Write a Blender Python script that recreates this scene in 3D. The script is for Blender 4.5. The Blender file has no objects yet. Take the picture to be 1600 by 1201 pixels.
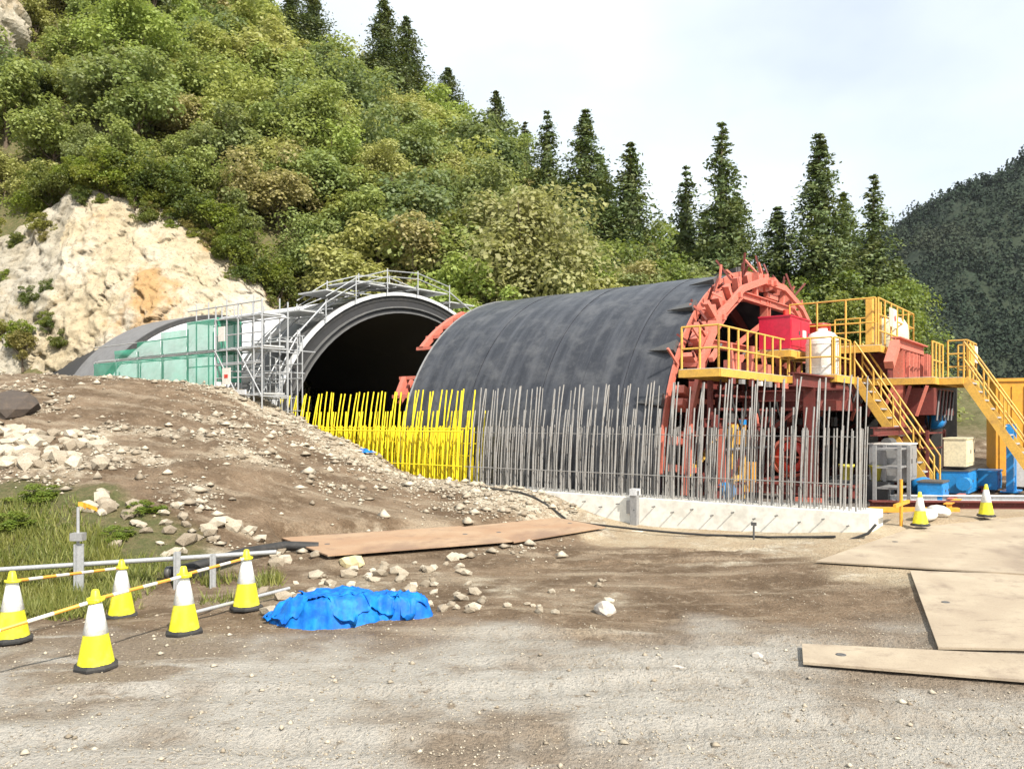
import bpy, math, random
import numpy as np
from mathutils import Vector, Matrix

random.seed(7); rng = np.random.default_rng(11)
S = bpy.context.scene
COL = S.collection
R = math.radians

# ------------------------------------------------------------------ camera
F = 1250.0; HZ = 657.0; CH = 2.2           # focal length in px of a 1600 px wide frame, horizon row, eye height
cam = bpy.data.cameras.new('camera'); camo = bpy.data.objects.new('camera', cam); COL.objects.link(camo)
camo.location = (0, 0, CH); camo.rotation_euler = (R(90), 0, 0)
cam.sensor_width = 36; cam.lens = 36 * F / 1600; cam.shift_y = (HZ - 600.5) / 1600
cam.clip_start = 0.1; cam.clip_end = 20000
S.camera = camo

# ------------------------------------------------------------------ sky and sun
SUN_EL = 44; SUN_AZ = (0.52, -0.85)
w = bpy.data.worlds.new('World'); S.world = w; w.use_nodes = True
nt = w.node_tree; nt.nodes.clear()
out = nt.nodes.new('ShaderNodeOutputWorld'); bg = nt.nodes.new('ShaderNodeBackground')
sky = nt.nodes.new('ShaderNodeTexSky'); sky.sky_type = 'NISHITA'; sky.sun_disc = False
sky.sun_elevation = R(SUN_EL); sky.sun_rotation = math.atan2(SUN_AZ[0], SUN_AZ[1])
sky.air_density = 1.0; sky.dust_density = 1.5; sky.altitude = 300
tc = nt.nodes.new('ShaderNodeTexCoord'); mp = nt.nodes.new('ShaderNodeMapping'); mp.inputs['Scale'].default_value = (1.0, 1.0, 1.9)
mp.inputs['Location'].default_value = (1.3, 0.4, 0.9)
nz = nt.nodes.new('ShaderNodeTexNoise'); nz.inputs['Scale'].default_value = 1.5; nz.inputs['Detail'].default_value = 6; nz.inputs['Roughness'].default_value = 0.5
rp = nt.nodes.new('ShaderNodeValToRGB'); rp.color_ramp.elements[0].position = 0.30; rp.color_ramp.elements[1].position = 0.62
rp.color_ramp.elements[0].color = (0.5, 0.5, 0.5, 1)
cl = nt.nodes.new('ShaderNodeMixRGB'); cl.inputs['Color2'].default_value = (7.5, 8.1, 8.5, 1)
nt.links.new(tc.outputs['Generated'], mp.inputs['Vector']); nt.links.new(mp.outputs['Vector'], nz.inputs['Vector'])
nt.links.new(nz.outputs['Fac'], rp.inputs['Fac']); nt.links.new(rp.outputs['Color'], cl.inputs['Fac'])
nt.links.new(sky.outputs['Color'], cl.inputs['Color1']); nt.links.new(cl.outputs['Color'], bg.inputs['Color'])
bg.inputs['Strength'].default_value = 0.09
nt.links.new(bg.outputs['Background'], out.inputs['Surface'])
sun = bpy.data.lights.new('sun', 'SUN'); sun.energy = 4.6; sun.angle = R(0.6); sun.color = (1.0, 0.93, 0.82)
suno = bpy.data.objects.new('sun', sun); COL.objects.link(suno)
ce = math.cos(R(SUN_EL)); n = math.hypot(*SUN_AZ)
SUNV = Vector((SUN_AZ[0] / n * ce, SUN_AZ[1] / n * ce, math.sin(R(SUN_EL))))
suno.rotation_euler = SUNV.to_track_quat('Z', 'Y').to_euler(); suno.location = SUNV * 80
S.view_settings.view_transform = 'Standard'; S.view_settings.look = 'None'
S.view_settings.exposure = 0.8; S.view_settings.gamma = 1.0; S.view_settings.use_curve_mapping = False
S.render.engine = 'CYCLES'
S.cycles.use_denoising = True; S.cycles.max_bounces = 6; S.cycles.transparent_max_bounces = 12
S.cycles.diffuse_bounces = 3; S.cycles.glossy_bounces = 2

# ------------------------------------------------------------------ helpers
def P(px, py, Y):
    return Vector(((px - 800) / F * Y, Y, CH + (HZ - py) / F * Y))
def G(px, py, z=0.0):
    Y = (CH - z) * F / (py - HZ); return Vector(((px - 800) / F * Y, Y, z))

def tag(o, label=None, cat=None, group=None, kind=None):
    if label: o['label'] = label
    if cat: o['category'] = cat
    if group: o['group'] = group
    if kind: o['kind'] = kind
    return o
def empty(name, loc=(0, 0, 0), rz=0.0, label=None, cat=None, group=None):
    o = bpy.data.objects.new(name, None); COL.objects.link(o); o.location = loc; o.rotation_euler = (0, 0, rz)
    o.empty_display_size = 0.2
    return tag(o, label, cat, group, 'thing' if cat else None)
def link(name, me, parent=None, loc=None, rot=None, sc=None):
    o = bpy.data.objects.new(name, me); COL.objects.link(o)
    if parent: o.parent = parent
    if loc is not None: o.location = loc
    if rot is not None: o.rotation_euler = rot
    if sc is not None: o.scale = sc if hasattr(sc, '__len__') else (sc, sc, sc)
    return o
def mesh_np(name, V, Fq, mat=None, smooth=False):
    V = np.asarray(V, dtype=np.float32); Fq = np.asarray(Fq, dtype=np.int32)
    me = bpy.data.meshes.new(name); k = Fq.shape[1]
    me.vertices.add(len(V)); me.vertices.foreach_set('co', V.ravel())
    me.loops.add(Fq.size); me.loops.foreach_set('vertex_index', Fq.ravel())
    me.polygons.add(len(Fq)); me.polygons.foreach_set('loop_start', np.arange(0, Fq.size, k, dtype=np.int32))
    me.polygons.foreach_set('loop_total', np.full(len(Fq), k, dtype=np.int32))
    if smooth: me.polygons.foreach_set('use_smooth', np.ones(len(Fq), dtype=bool))
    me.update(calc_edges=True)
    if mat: me.materials.append(mat)
    return me

class MB:
    def __init__(s): s.v = []; s.f = []; s.sm = []
    def add(s, v, f, smooth=False):
        b = len(s.v); s.v += [tuple(x) for x in v]; s.f += [tuple(b + i for i in q) for q in f]; s.sm += [smooth] * len(f); return s
    def box(s, c, d, rot=None):
        x, y, z = d[0] / 2, d[1] / 2, d[2] / 2
        v = [Vector((a * x, b * y, e * z)) for e in (-1, 1) for b in (-1, 1) for a in (-1, 1)]
        if rot is not None: v = [rot @ q for q in v]
        c = Vector(c); v = [q + c for q in v]
        return s.add(v, [(0, 2, 3, 1), (4, 5, 7, 6), (0, 1, 5, 4), (2, 6, 7, 3), (0, 4, 6, 2), (1, 3, 7, 5)])
    def b2(s, lo, hi):
        return s.box([(a + b) / 2 for a, b in zip(lo, hi)], [abs(b - a) for a, b in zip(lo, hi)])
    def bar(s, p, q, w, h=None, up=(0, 0, 1)):
        p = Vector(p); q = Vector(q); d = q - p; L = d.length; h = h or w
        if L < 1e-6: return s
        d.normalize(); u = Vector(up)
        if abs(d.dot(u)) > .98: u = Vector((0, 1, 0))
        a = d.cross(u).normalized(); b = a.cross(d)
        rot = Matrix((d, a, b)).transposed()
        return s.box((p + q) / 2, (L, w, h), rot)
    def ibeam(s, p, q, w, h, t=0.02, up=(0, 0, 1)):
        p = Vector(p); q = Vector(q); d = (q - p).normalized(); u = Vector(up)
        if abs(d.dot(u)) > .98: u = Vector((0, 1, 0))
        a = d.cross(u).normalized(); b = a.cross(d)
        s.bar(p + b * (h / 2 - t / 2), q + b * (h / 2 - t / 2), w, t, up); s.bar(p - b * (h / 2 - t / 2), q - b * (h / 2 - t / 2), w, t, up)
        return s.bar(p, q, t, h - 2 * t - .002, up)
    def tube(s, p, q, r, n=8, r2=None, cap=True, smooth=True):
        p = Vector(p); q = Vector(q); d = (q - p).normalized(); r2 = r if r2 is None else r2
        u = Vector((0, 0, 1)) if abs(d.z) < .95 else Vector((1, 0, 0))
        a = d.cross(u).normalized(); b = d.cross(a)
        v = []
        for c, rr in ((p, r), (q, r2)):
            v += [c + (a * math.cos(2 * math.pi * i / n) + b * math.sin(2 * math.pi * i / n)) * rr for i in range(n)]
        s.add(v, [(i, (i + 1) % n, n + (i + 1) % n, n + i) for i in range(n)], smooth)
        if cap: s.add(v, [tuple(range(n - 1, -1, -1)), tuple(range(n, 2 * n))])
        return s
    def path(s, pts, r, n=6):
        pts = [Vector(p) for p in pts]; v = []
        for i, p in enumerate(pts):
            d = (pts[min(i + 1, len(pts) - 1)] - pts[max(i - 1, 0)]).normalized()
            u = Vector((0, 0, 1)) if abs(d.z) < .9 else Vector((1, 0, 0))
            a = d.cross(u).normalized(); b = d.cross(a); rr = r[i] if hasattr(r, '__len__') else r
            v += [p + (a * math.cos(2 * math.pi * k / n) + b * math.sin(2 * math.pi * k / n)) * rr for k in range(n)]
        f = [(i * n + k, i * n + (k + 1) % n, (i + 1) * n + (k + 1) % n, (i + 1) * n + k) for i in range(len(pts) - 1) for k in range(n)]
        s.add(v, f, True); m = len(pts) - 1
        return s.add(v, [tuple(range(n - 1, -1, -1)), tuple(m * n + k for k in range(n))])
    def lathe(s, c, prof, n=20, axis='z', smooth=True):
        c = Vector(c); v = []
        for r, h in prof:
            for i in range(n):
                a = 2 * math.pi * i / n; x, y = r * math.cos(a), r * math.sin(a)
                v.append(c + (Vector((x, y, h)) if axis == 'z' else Vector((h, x, y)) if axis == 'x' else Vector((x, h, y))))
        m = len(prof)
        return s.add(v, [(i * n + k, i * n + (k + 1) % n, (i + 1) * n + (k + 1) % n, (i + 1) * n + k) for i in range(m - 1) for k in range(n)], smooth)
    def mesh(s, name, mat):
        me = bpy.data.meshes.new(name); me.from_pydata(s.v, [], s.f); me.polygons.foreach_set('use_smooth', s.sm); me.update()
        if mat: me.materials.append(mat)
        return me
    def build(s, name, mat, parent=None, loc=None, rot=None):
        return link(name, s.mesh(name, mat), parent, loc, rot)

def vnoise(x, y, seed=0):
    xi = np.floor(x).astype(np.int64); yi = np.floor(y).astype(np.int64); xf = x - xi; yf = y - yi
    def h(a, b):
        q = (a * 374761393 + b * 668265263 + seed * 1442695041) & 0xffffffff
        q = ((q ^ (q >> 13)) * 1274126177) & 0xffffffff
        return ((q ^ (q >> 16)) & 0xffff) / 65535.0
    u = xf * xf * (3 - 2 * xf); v = yf * yf * (3 - 2 * yf)
    return (h(xi, yi) * (1 - u) + h(xi + 1, yi) * u) * (1 - v) + (h(xi, yi + 1) * (1 - u) + h(xi + 1, yi + 1) * u) * v
def fbm(x, y, seed=0, oct=4):
    t = 0; a = .5
    for i in range(oct):
        t = t + a * (vnoise(x, y, seed + i * 17) - .5) * 2; x = x * 2.03 + 11.3; y = y * 2.03 + 5.7; a *= .5
    return t
def sst(a, b, x):
    t = np.clip((x - a) / (b - a), 0, 1); return t * t * (3 - 2 * t)

# ------------------------------------------------------------------ materials
def nodes(name):
    m = bpy.data.materials.new(name); m.use_nodes = True; t = m.node_tree
    b = t.nodes['Principled BSDF']; return m, t, b
def N(t, k, **kw):
    nd = t.nodes.new(k)
    for a, v in kw.items():
        if a in nd.inputs: nd.inputs[a].default_value = v
        else: setattr(nd, a, v)
    return nd
def mixc(t, fac, a, b, mode='MIX'):
    m = t.nodes.new('ShaderNodeMixRGB'); m.blend_type = mode
    for k, v in (('Fac', fac), ('Color1', a), ('Color2', b)):
        if hasattr(v, 'is_output'): t.links.new(v, m.inputs[k])
        else: m.inputs[k].default_value = v if not hasattr(v, '__len__') else tuple(v) + ((1,) if len(v) == 3 else ())
    return m.outputs['Color']
def ramp(t, src, lo, hi):
    r = t.nodes.new('ShaderNodeMapRange'); r.interpolation_type = 'SMOOTHSTEP'
    t.links.new(src, r.inputs['Value']); r.inputs['From Min'].default_value = lo; r.inputs['From Max'].default_value = hi
    return r.outputs['Result']
def noise(t, scale, detail=4, rough=.55, vec=None, stretch=None, coord='Object'):
    nd = N(t, 'ShaderNodeTexNoise'); nd.inputs['Scale'].default_value = scale; nd.inputs['Detail'].default_value = detail; nd.inputs['Roughness'].default_value = rough
    c = t.nodes.new('ShaderNodeTexCoord'); src = c.outputs[coord]
    if stretch:
        mpn = t.nodes.new('ShaderNodeMapping'); mpn.inputs['Scale'].default_value = stretch; t.links.new(src, mpn.inputs['Vector']); src = mpn.outputs['Vector']
    t.links.new(src, nd.inputs['Vector']); return nd.outputs['Fac']
def bump(t, b, h, strength=.3, dist=.02):
    bp = t.nodes.new('ShaderNodeBump'); bp.inputs['Strength'].default_value = strength; bp.inputs['Distance'].default_value = dist
    t.links.new(h, bp.inputs['Height']); t.links.new(bp.outputs['Normal'], b.inputs['Normal'])
def paint(name, col, rough=.5, dirt=(.16, .13, .1), amt=.45, scale=3.0, metal=0.0, stretch=None, wear=None):
    """painted / plain surface with blotchy dirt"""
    m, t, b = nodes(name)
    a = noise(t, scale, 5, .6, stretch=stretch); f = ramp(t, a, .45, .75)
    mul = t.nodes.new('ShaderNodeMath'); mul.operation = 'MULTIPLY'; mul.inputs[1].default_value = amt; t.links.new(f, mul.inputs[0])
    c = mixc(t, mul.outputs[0], col, dirt)
    a2 = noise(t, scale * 6, 3, .6)
    c = mixc(t, ramp(t, a2, .35, .7), c, mixc(t, .82, (0, 0, 0), c))
    if wear:
        a3 = noise(t, scale * 9, 4, .7); c = mixc(t, ramp(t, a3, .62, .68), c, wear)
    t.links.new(c, b.inputs['Base Color']); b.inputs['Roughness'].default_value = rough; b.inputs['Metallic'].default_value = metal
    bump(t, b, a2, .12, .01)
    return m
M = {}
M['pink'] = paint('salmon_red_paint', (.58, .165, .115), .55, (.42, .17, .12), .5, 2.5, wear=(.46, .33, .27))
M['dred'] = paint('dark_red_primer', (.15, .026, .02), .65, (.06, .025, .02), .5, 3, wear=(.26, .2, .17))
M['yellow'] = paint('yellow_steel_paint', (.68, .40, .07), .5, (.35, .19, .07), .6, 4, wear=(.36, .27, .16))
M['orange'] = paint('orange_yellow_paint', (.72, .34, .03), .5, (.4, .2, .06), .4, 2)
M['redm'] = paint('crimson_paint', (.55, .015, .05), .35, (.3, .02, .03), .4, 3)
M['red'] = paint('red_paint', (.65, .05, .03), .4, (.4, .05, .03), .4, 3)
M['white'] = paint('off_white_plastic', (.78, .74, .68), .4, (.5, .45, .38), .35, 3)
M['cream'] = paint('cream_plastic', (.76, .68, .46), .4, (.5, .42, .28), .35, 3)
M['blue'] = paint('blue_paint', (.02, .25, .62), .4, (.05, .15, .3), .4, 4)
M['grey'] = paint('grey_steel', (.34, .34, .34), .45, (.2, .18, .16), .5, 4, .3)
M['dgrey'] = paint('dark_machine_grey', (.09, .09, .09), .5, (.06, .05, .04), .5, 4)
M['galv'] = paint('galvanised_tube', (.46, .47, .48), .38, (.4, .4, .4), .4, 6, .35)
M['plank'] = paint('galvanised_plank', (.55, .56, .56), .45, (.35, .34, .32), .5, 5, .2)
M['rebar'] = paint('rebar_steel', (.33, .32, .305), .55, (.2, .15, .11), .5, 9, .2)
M['yrebar'] = paint('yellow_coated_rebar', (.83, .67, .015), .5, (.6, .42, .02), .3, 8)
M['concrete'] = paint('pale_concrete', (.80, .78, .71), .85, (.58, .53, .44), .5, 1.2)
M['rubber'] = paint('black_rubber', (.022, .022, .022), .7, (.08, .07, .06), .5, 8)
M['cyellow'] = paint('cone_yellow', (.82, .76, .02), .45, (.5, .42, .12), .55, 7)
M['cwhite'] = paint('cone_white_band', (.74, .74, .71), .45, (.5, .47, .38), .6, 8)
M['sheetw'] = paint('white_sheet', (.82, .82, .84), .5, (.6, .6, .58), .3, .8)
M['collar'] = paint('grey_concrete_collar', (.17, .17, .175), .8, (.12, .11, .1), .4, .7)
M['dark'] = paint('dark_lining', (.03, .03, .032), .75, (.05, .045, .04), .5, 1)  # near-black colour stands in for the darkness inside the tunnel
M['rimg'] = paint('grey_rim_rubber', (.12, .12, .12), .6, (.2, .19, .18), .5, 2)
M['steelw'] = paint('white_steel', (.62, .63, .64), .45, (.45, .44, .42), .4, 4)
M['bucket'] = paint('yellow_bucket', (.8, .72, .12), .4, (.5, .4, .1), .3, 6)
M['bark'] = paint('bark', (.13, .095, .065), .9, (.06, .05, .04), .6, 6)
M['plate'] = None
def steel_plate_mat(name, a, b_, c_):
    m, t, b = nodes(name)
    n1 = noise(t, .9, 6, .6); n2 = noise(t, 2.6, 6, .7)
    n4 = noise(t, .5, 5, .6, stretch=(1, .4, 1)); c = mixc(t, ramp(t, n1, .35, .68), a, b_); c = mixc(t, ramp(t, n2, .5, .8), c, c_); c = mixc(t, ramp(t, n4, .48, .62), c, mixc(t, .8, c, c_)); n7 = noise(t, 14, 5, .7, stretch=(.15, 1, 1)); c = mixc(t, ramp(t, n7, .58, .74), c, mixc(t, .6, c, c_))
    n3 = noise(t, 60, 3, .6); c = mixc(t, ramp(t, n3, .5, .8), c, mixc(t, .7, (0, 0, 0), c))
    t.links.new(c, b.inputs['Base Color']); b.inputs['Roughness'].default_value = .7; bump(t, b, n3, .2, .01); return m
M['plate'] = steel_plate_mat('sandy_steel_plate', (.33, .265, .19), (.42, .35, .255), (.20, .15, .11))
M['rplate'] = steel_plate_mat('rusty_steel_plate', (.34, .21, .125), (.40, .28, .18), (.22, .14, .095))
def shell_mat():
    m, t, b = nodes('black_form_skin')
    n1 = noise(t, 1.0, 5, .6, stretch=(4.5, .35, .35)); n2 = noise(t, 1.4, 5, .65); n3 = noise(t, 24, 3, .6, stretch=(2.5, .4, .4))
    c = mixc(t, ramp(t, n1, .38, .78), (.02, .022, .029), (.062, .066, .078))
    c = mixc(t, ramp(t, n2, .42, .72), c, (.078, .08, .087)); c = mixc(t, ramp(t, n3, .6, .85), c, (.15, .15, .15))
    t.links.new(c, b.inputs['Base Color']); b.inputs['Roughness'].default_value = .42; bump(t, b, n2, .5, .06); return m
M['shell'] = shell_mat()
def rock_mat(name, cols, sc=1.0):
    m, t, b = nodes(name)
    n1 = noise(t, .22 * sc, 6, .65); n2 = noise(t, .7 * sc, 6, .7); n3 = noise(t, 3.2 * sc, 6, .8); n4 = noise(t, .35 * sc, 5, .6, stretch=(1, 1, .25))
    c = mixc(t, ramp(t, n1, .4, .62), cols[0], cols[1]); c = mixc(t, ramp(t, n4, .52, .66), c, cols[2])
    c = mixc(t, ramp(t, n2, .58, .78), c, cols[3]); n5 = noise(t, 7 * sc, 5, .75); c = mixc(t, ramp(t, n3, .5, .72), c, mixc(t, .55, (0, 0, 0), c)); c = mixc(t, ramp(t, n5, .54, .66), c, mixc(t, .5, (0, 0, 0), c))
    t.links.new(c, b.inputs['Base Color']); b.inputs['Roughness'].default_value = .9; bump(t, b, n3, .8, .25); return m
M['cliff'] = rock_mat('cream_cut_rock', [(.47, .39, .26), (.56, .50, .40), (.43, .27, .12), (.22, .17, .11)])
M['greyrock'] = rock_mat('grey_rock', [(.38, .335, .25), (.46, .42, .34), (.33, .26, .16), (.17, .16, .10)])
def stone_mat():
    m, t, b = nodes('loose_stone'); oi = t.nodes.new('ShaderNodeObjectInfo'); gm = t.nodes.new('ShaderNodeNewGeometry')
    ad = t.nodes.new('ShaderNodeMath'); ad.operation = 'ADD'; t.links.new(oi.outputs['Random'], ad.inputs[0]); t.links.new(gm.outputs['Random Per Island'], ad.inputs[1])
    fr = t.nodes.new('ShaderNodeMath'); fr.operation = 'FRACT'; t.links.new(ad.outputs[0], fr.inputs[0])
    c = mixc(t, fr.outputs[0], (.24, .195, .14), (.52, .46, .36)); n1 = noise(t, 9, 4, .6)
    c = mixc(t, ramp(t, n1, .45, .7), c, mixc(t, .65, (0, 0, 0), c))
    t.links.new(c, b.inputs['Base Color']); b.inputs['Roughness'].default_value = .9; bump(t, b, n1, .4, .02); return m
M['stone'] = stone_mat()
def leaf_mat(name, transl=.45, dark=.74, mix2=.12, col2=(.34, .30, .05)):
    m, t, b = nodes(name); oi = t.nodes.new('ShaderNodeObjectInfo'); gm = t.nodes.new('ShaderNodeNewGeometry')
    n1 = noise(t, .9, 3, .6)
    c = mixc(t, gm.outputs['Random Per Island'], mixc(t, dark, (0, 0, 0), oi.outputs['Color']), mixc(t, mix2, oi.outputs['Color'], col2))
    c = mixc(t, ramp(t, n1, .4, .65), c, mixc(t, .25, c, (.20, .15, .02)))
    t.links.new(c, b.inputs['Base Color']); b.inputs['Roughness'].default_value = .55
    tr = t.nodes.new('ShaderNodeBsdfTranslucent'); t.links.new(mixc(t, .25, c, (.35, .4, .03)), tr.inputs['Color'])
    mx = t.nodes.new('ShaderNodeMixShader'); mx.inputs[0].default_value = transl
    t.links.new(b.outputs[0], mx.inputs[1]); t.links.new(tr.outputs[0], mx.inputs[2])
    t.links.new(mx.outputs[0], t.nodes['Material Output'].inputs['Surface']); return m
M['farleaf'] = paint('far_foliage_lit_dark', (.012, .028, .012), .9, (.05, .055, .028), .8, .012); M['leaf'] = leaf_mat('broad_leaf'); M['grass'] = leaf_mat('grass_blade', .3, .5, .5, (.42, .36, .14)); M['needle'] = leaf_mat('conifer_needle', .2, .55)  # large colour noise on the far leaves paints in lit and dark ridges
def net_mat():
    m, t, b = nodes('green_net'); n1 = noise(t, 1.5, 4, .6)
    c = mixc(t, ramp(t, n1, .35, .7), (.015, .24, .14), (.05, .36, .235)); t.links.new(c, b.inputs['Base Color']); b.inputs['Roughness'].default_value = .8
    tp = t.nodes.new('ShaderNodeBsdfTransparent'); mx = t.nodes.new('ShaderNodeMixShader'); mx.inputs[0].default_value = .70
    t.links.new(tp.outputs[0], mx.inputs[1]); t.links.new(b.outputs[0], mx.inputs[2]); t.links.new(mx.outputs[0], t.nodes['Material Output'].inputs['Surface']); return m
M['net'] = net_mat()
def tarp_mat():
    m, t, b = nodes('blue_tarpaulin'); n1 = noise(t, 7, 4, .6); n2 = noise(t, 40, 2, .5)
    c = mixc(t, ramp(t, n1, .35, .7), (.003, .10, .44), (.006, .205, .63)); t.links.new(c, b.inputs['Base Color']); b.inputs['Roughness'].default_value = .62; b.inputs['Specular IOR Level'].default_value = .3
    bump(t, b, n1, .35, .03); return m
M['tarp'] = tarp_mat()
def stripe_mat(name, a, b_, n_):
    m, t, b = nodes(name); c = t.nodes.new('ShaderNodeTexCoord'); sp = t.nodes.new('ShaderNodeSeparateXYZ'); t.links.new(c.outputs['Object'], sp.inputs[0])
    k = t.nodes.new('ShaderNodeMath'); k.operation = 'MULTIPLY'; k.inputs[1].default_value = n_; t.links.new(sp.outputs['X'], k.inputs[0])
    f = t.nodes.new('ShaderNodeMath'); f.operation = 'FRACT'; t.links.new(k.outputs[0], f.inputs[0])
    g = t.nodes.new('ShaderNodeMath'); g.operation = 'GREATER_THAN'; g.inputs[1].default_value = .5; t.links.new(f.outputs[0], g.inputs[0])
    t.links.new(mixc(t, g.outputs[0], a, b_), b.inputs['Base Color']); b.inputs['Roughness'].default_value = .45; return m
M['stripe'] = stripe_mat('striped_bar', (.72, .34, .05), (.72, .68, .6), 2.5)

# ------------------------------------------------------------------ tunnel frame: u toward the near end, s across, z up
O = Vector((3.31, 18.0, 0)); TH = R(-38)
UX, UY = math.cos(TH), math.sin(TH); SX, SY = -math.sin(TH), math.cos(TH)
def W(u, s, z): return Vector((O.x + UX * u + SX * s, O.y + UY * u + SY * s, z))
def toL(x, y): dx = x - O.x; dy = y - O.y; return UX * dx + UY * dy, SX * dx + SY * dy
def frame(name, label, cat, group=None, u=0, s=0, z=0, rz=0): return empty(name, W(u, s, z), TH + rz, label, cat, group)
CS, ZC, RA, RB = 5.75, 1.0, 5.75, 5.3      # arch centre, springing height, half width, rise
def arch(th, off=0.0): return CS - (RA + off) * math.cos(th), ZC + (RB + off) * math.sin(th)

# ------------------------------------------------------------------ terrain
ctl = []
def c_(px, py, Y): p = P(px, py, Y); ctl.append((p.x, p.y, p.z))
def cz(x, y, z): ctl.append((x, y, z))
for x in (-30, -12, 0, 12, 30):
    for y in (-40, -10, 0): cz(x, y, 0)
for x in (-2.4, -1, 1, 2.5, 4): cz(x, 5, 0); cz(x, 8, 0)
cz(-3.7, 7.1, 0); cz(-5, 8, 0); cz(-3.4, 8.4, 0); cz(-3.1, 9.4, 0); cz(-1.5, 8.6, 0); cz(-5.5, 6, 0); cz(-8, 7, -.05)
cz(-4.8, 9.9, -.2); cz(-7, 10, -.25); cz(-10, 9.5, -.2); cz(-2.2, 11, -.05); cz(-.2, 11, 0); cz(3, 11, 0); cz(6, 9, .05); cz(9, 9, .12); cz(6, 11.5, .1); cz(9.5, 12, .22); cz(13, 12, .3)
cz(0, 13.6, .05); cz(-2.5, 13, .08); cz(-4, 13.2, .15); cz(3, 14.5, -.03); cz(2.6, 16.4, -.08); cz(5, 14.6, .07); cz(5.6, 13.9, .2); cz(7.4, 14.5, .3); cz(9.5, 14.6, .34); cz(12, 15, .36); cz(1.1, 17.3, .05)
c_(0, 775, 13); c_(150, 772, 13.2); c_(300, 790, 13.4); c_(-200, 780, 13); c_(400, 812, 13.8)
c_(0, 690, 16.5); c_(200, 690, 16.8); c_(380, 700, 17); c_(500, 745, 17); c_(-200, 680, 16.5); c_(620, 790, 16.2); c_(740, 810, 16); c_(560, 805, 15)
c_(0, 600, 21.5); c_(120, 600, 22); c_(250, 598, 23); c_(380, 612, 24.6); c_(-200, 590, 21.5); c_(-500, 590, 22)
c_(450, 650, 23.8); c_(550, 696, 22.2); c_(640, 746, 20.7); c_(750, 757, 19.3); c_(800, 763, 18.6); c_(842, 770, 18.0); c_(872, 795, 17.5); c_(890, 822, 17.0)
c_(100, 598, 27); c_(250, 604, 27.5); c_(0, 600, 27); c_(-300, 590, 27)
for u in (-30, -20, -10, 0, 8): p = W(u, 4, 0); cz(p.x, p.y, .4); p = W(u, 9, 0); cz(p.x, p.y, .4)
cz(14, 20, .4); cz(22, 20, .5); cz(18, 27, .8); cz(26, 32, 1.5); cz(14, 32, 1.2)
# hill
for px, py, Y in [(0, 615, 38), (120, 610, 39), (260, 600, 40), (380, 580, 40), (-300, 610, 38), (0, 460, 46.5), (120, 310, 47), (250, 325, 47), (340, 385, 46.5), (420, 460, 44.5), (-300, 420, 48), (-150, 430, 47),
                  (480, 520, 42), (600, 530, 43), (750, 560, 43), (900, 585, 44), (1050, 590, 46), (1250, 600, 48), (1450, 610, 50),
                  (-300, -50, 62), (0, 40, 62), (200, 100, 62), (370, 190, 62), (450, 230, 62), (640, 300, 62), (780, 370, 62), (900, 450, 62), (1050, 520, 62), (1200, 560, 62), (1400, 590, 62),
                  (-300, -300, 85), (0, -150, 85), (200, -20, 85), (370, 75, 85), (450, 130, 85), (640, 215, 85), (780, 300, 85), (880, 400, 85), (1000, 490, 85), (1200, 560, 85), (1400, 590, 85),
                  (0, -150, 130), (370, 120, 130), (640, 300, 130), (800, 400, 130), (1000, 540, 130), (1300, 610, 130), (1600, 640, 130)]: c_(px, py, Y)
for x, y, z in [(-600, 300, 60), (-600, 700, 40), (0, 600, 4), (0, 1100, 0), (800, 1100, 0), (-1000, -1000, 0), (1000, -1000, 0), (0, -800, 0), (-300, 0, 20), (300, 0, 2), (300, 250, 2), (-120, 20, 12), (100, 60, 1), (60, 20, .5)]: cz(x, y, z)
ctl = np.array(ctl)
_d = np.hypot(ctl[:, None, 0] - ctl[None, :, 0], ctl[:, None, 1] - ctl[None, :, 1])
_A = np.zeros((len(ctl) + 1,) * 2); _A[:-1, :-1] = _d; _A[:-1, -1] = 1; _A[-1, :-1] = 1
_w = np.linalg.solve(_A + np.diag([1e-3] * len(ctl) + [0]), np.append(ctl[:, 2], 0))
PLATES = [  # name, corners as ground points, material, lift, label
    ('rplate', [G(440, 845, .12), G(512, 873, .12), G(800, 850, .10), G(720, 826, .10)], .05, 'rusty orange steel road plate with raised left end below the earth mound'),
    ('rplate', [G(722, 826, .1), G(803, 850, .1), G(946, 826, .08), G(870, 811, .08)], .03, 'rusty orange steel road plate ending at the pale concrete footing'),
    ('plate', [G(1275, 882, .07), G(1425, 822, .27), G(1700, 800, .36), G(1700, 903, .2)], .012, 'wide sandy steel plate under the two far traffic cones'),
    ('plate', [G(1422, 893, .12), G(1466, 1013, .06), G(1800, 1020, .1), G(1750, 904, .18)], .008, 'square sandy steel plate between the far plate and the narrow front plate'),
    ('plate', [G(1253, 1010, .05), G(1255, 1038, .05), G(1800, 1084, .06), G(1800, 1036, .08)], .018, 'narrow pale steel plate strip lying nearest the camera'),
]
def inpoly_d(x, y, poly):
    d = np.full(x.shape, 1e9)
    n_ = len(poly); cx = sum(p.x for p in poly) / n_; cy = sum(p.y for p in poly) / n_
    ins = np.full(x.shape, 1e9)
    for i in range(n_):
        a = poly[i]; b = poly[(i + 1) % n_]; ex, ey = b.x - a.x, b.y - a.y; L = math.hypot(ex, ey); nx, ny = -ey / L, ex / L
        if (cx - a.x) * nx + (cy - a.y) * ny < 0: nx, ny = -nx, -ny
        ins = np.minimum(ins, (x - a.x) * nx + (y - a.y) * ny)
    return ins                                   # positive inside
def hill_mask(x, y, z):
    u, s = toL(x, y); return sst(12.6, 16, s) * sst(30, 36, y + 0 * x) + sst(-30, -34, u) * 1.0 * (y > 33)
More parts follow.
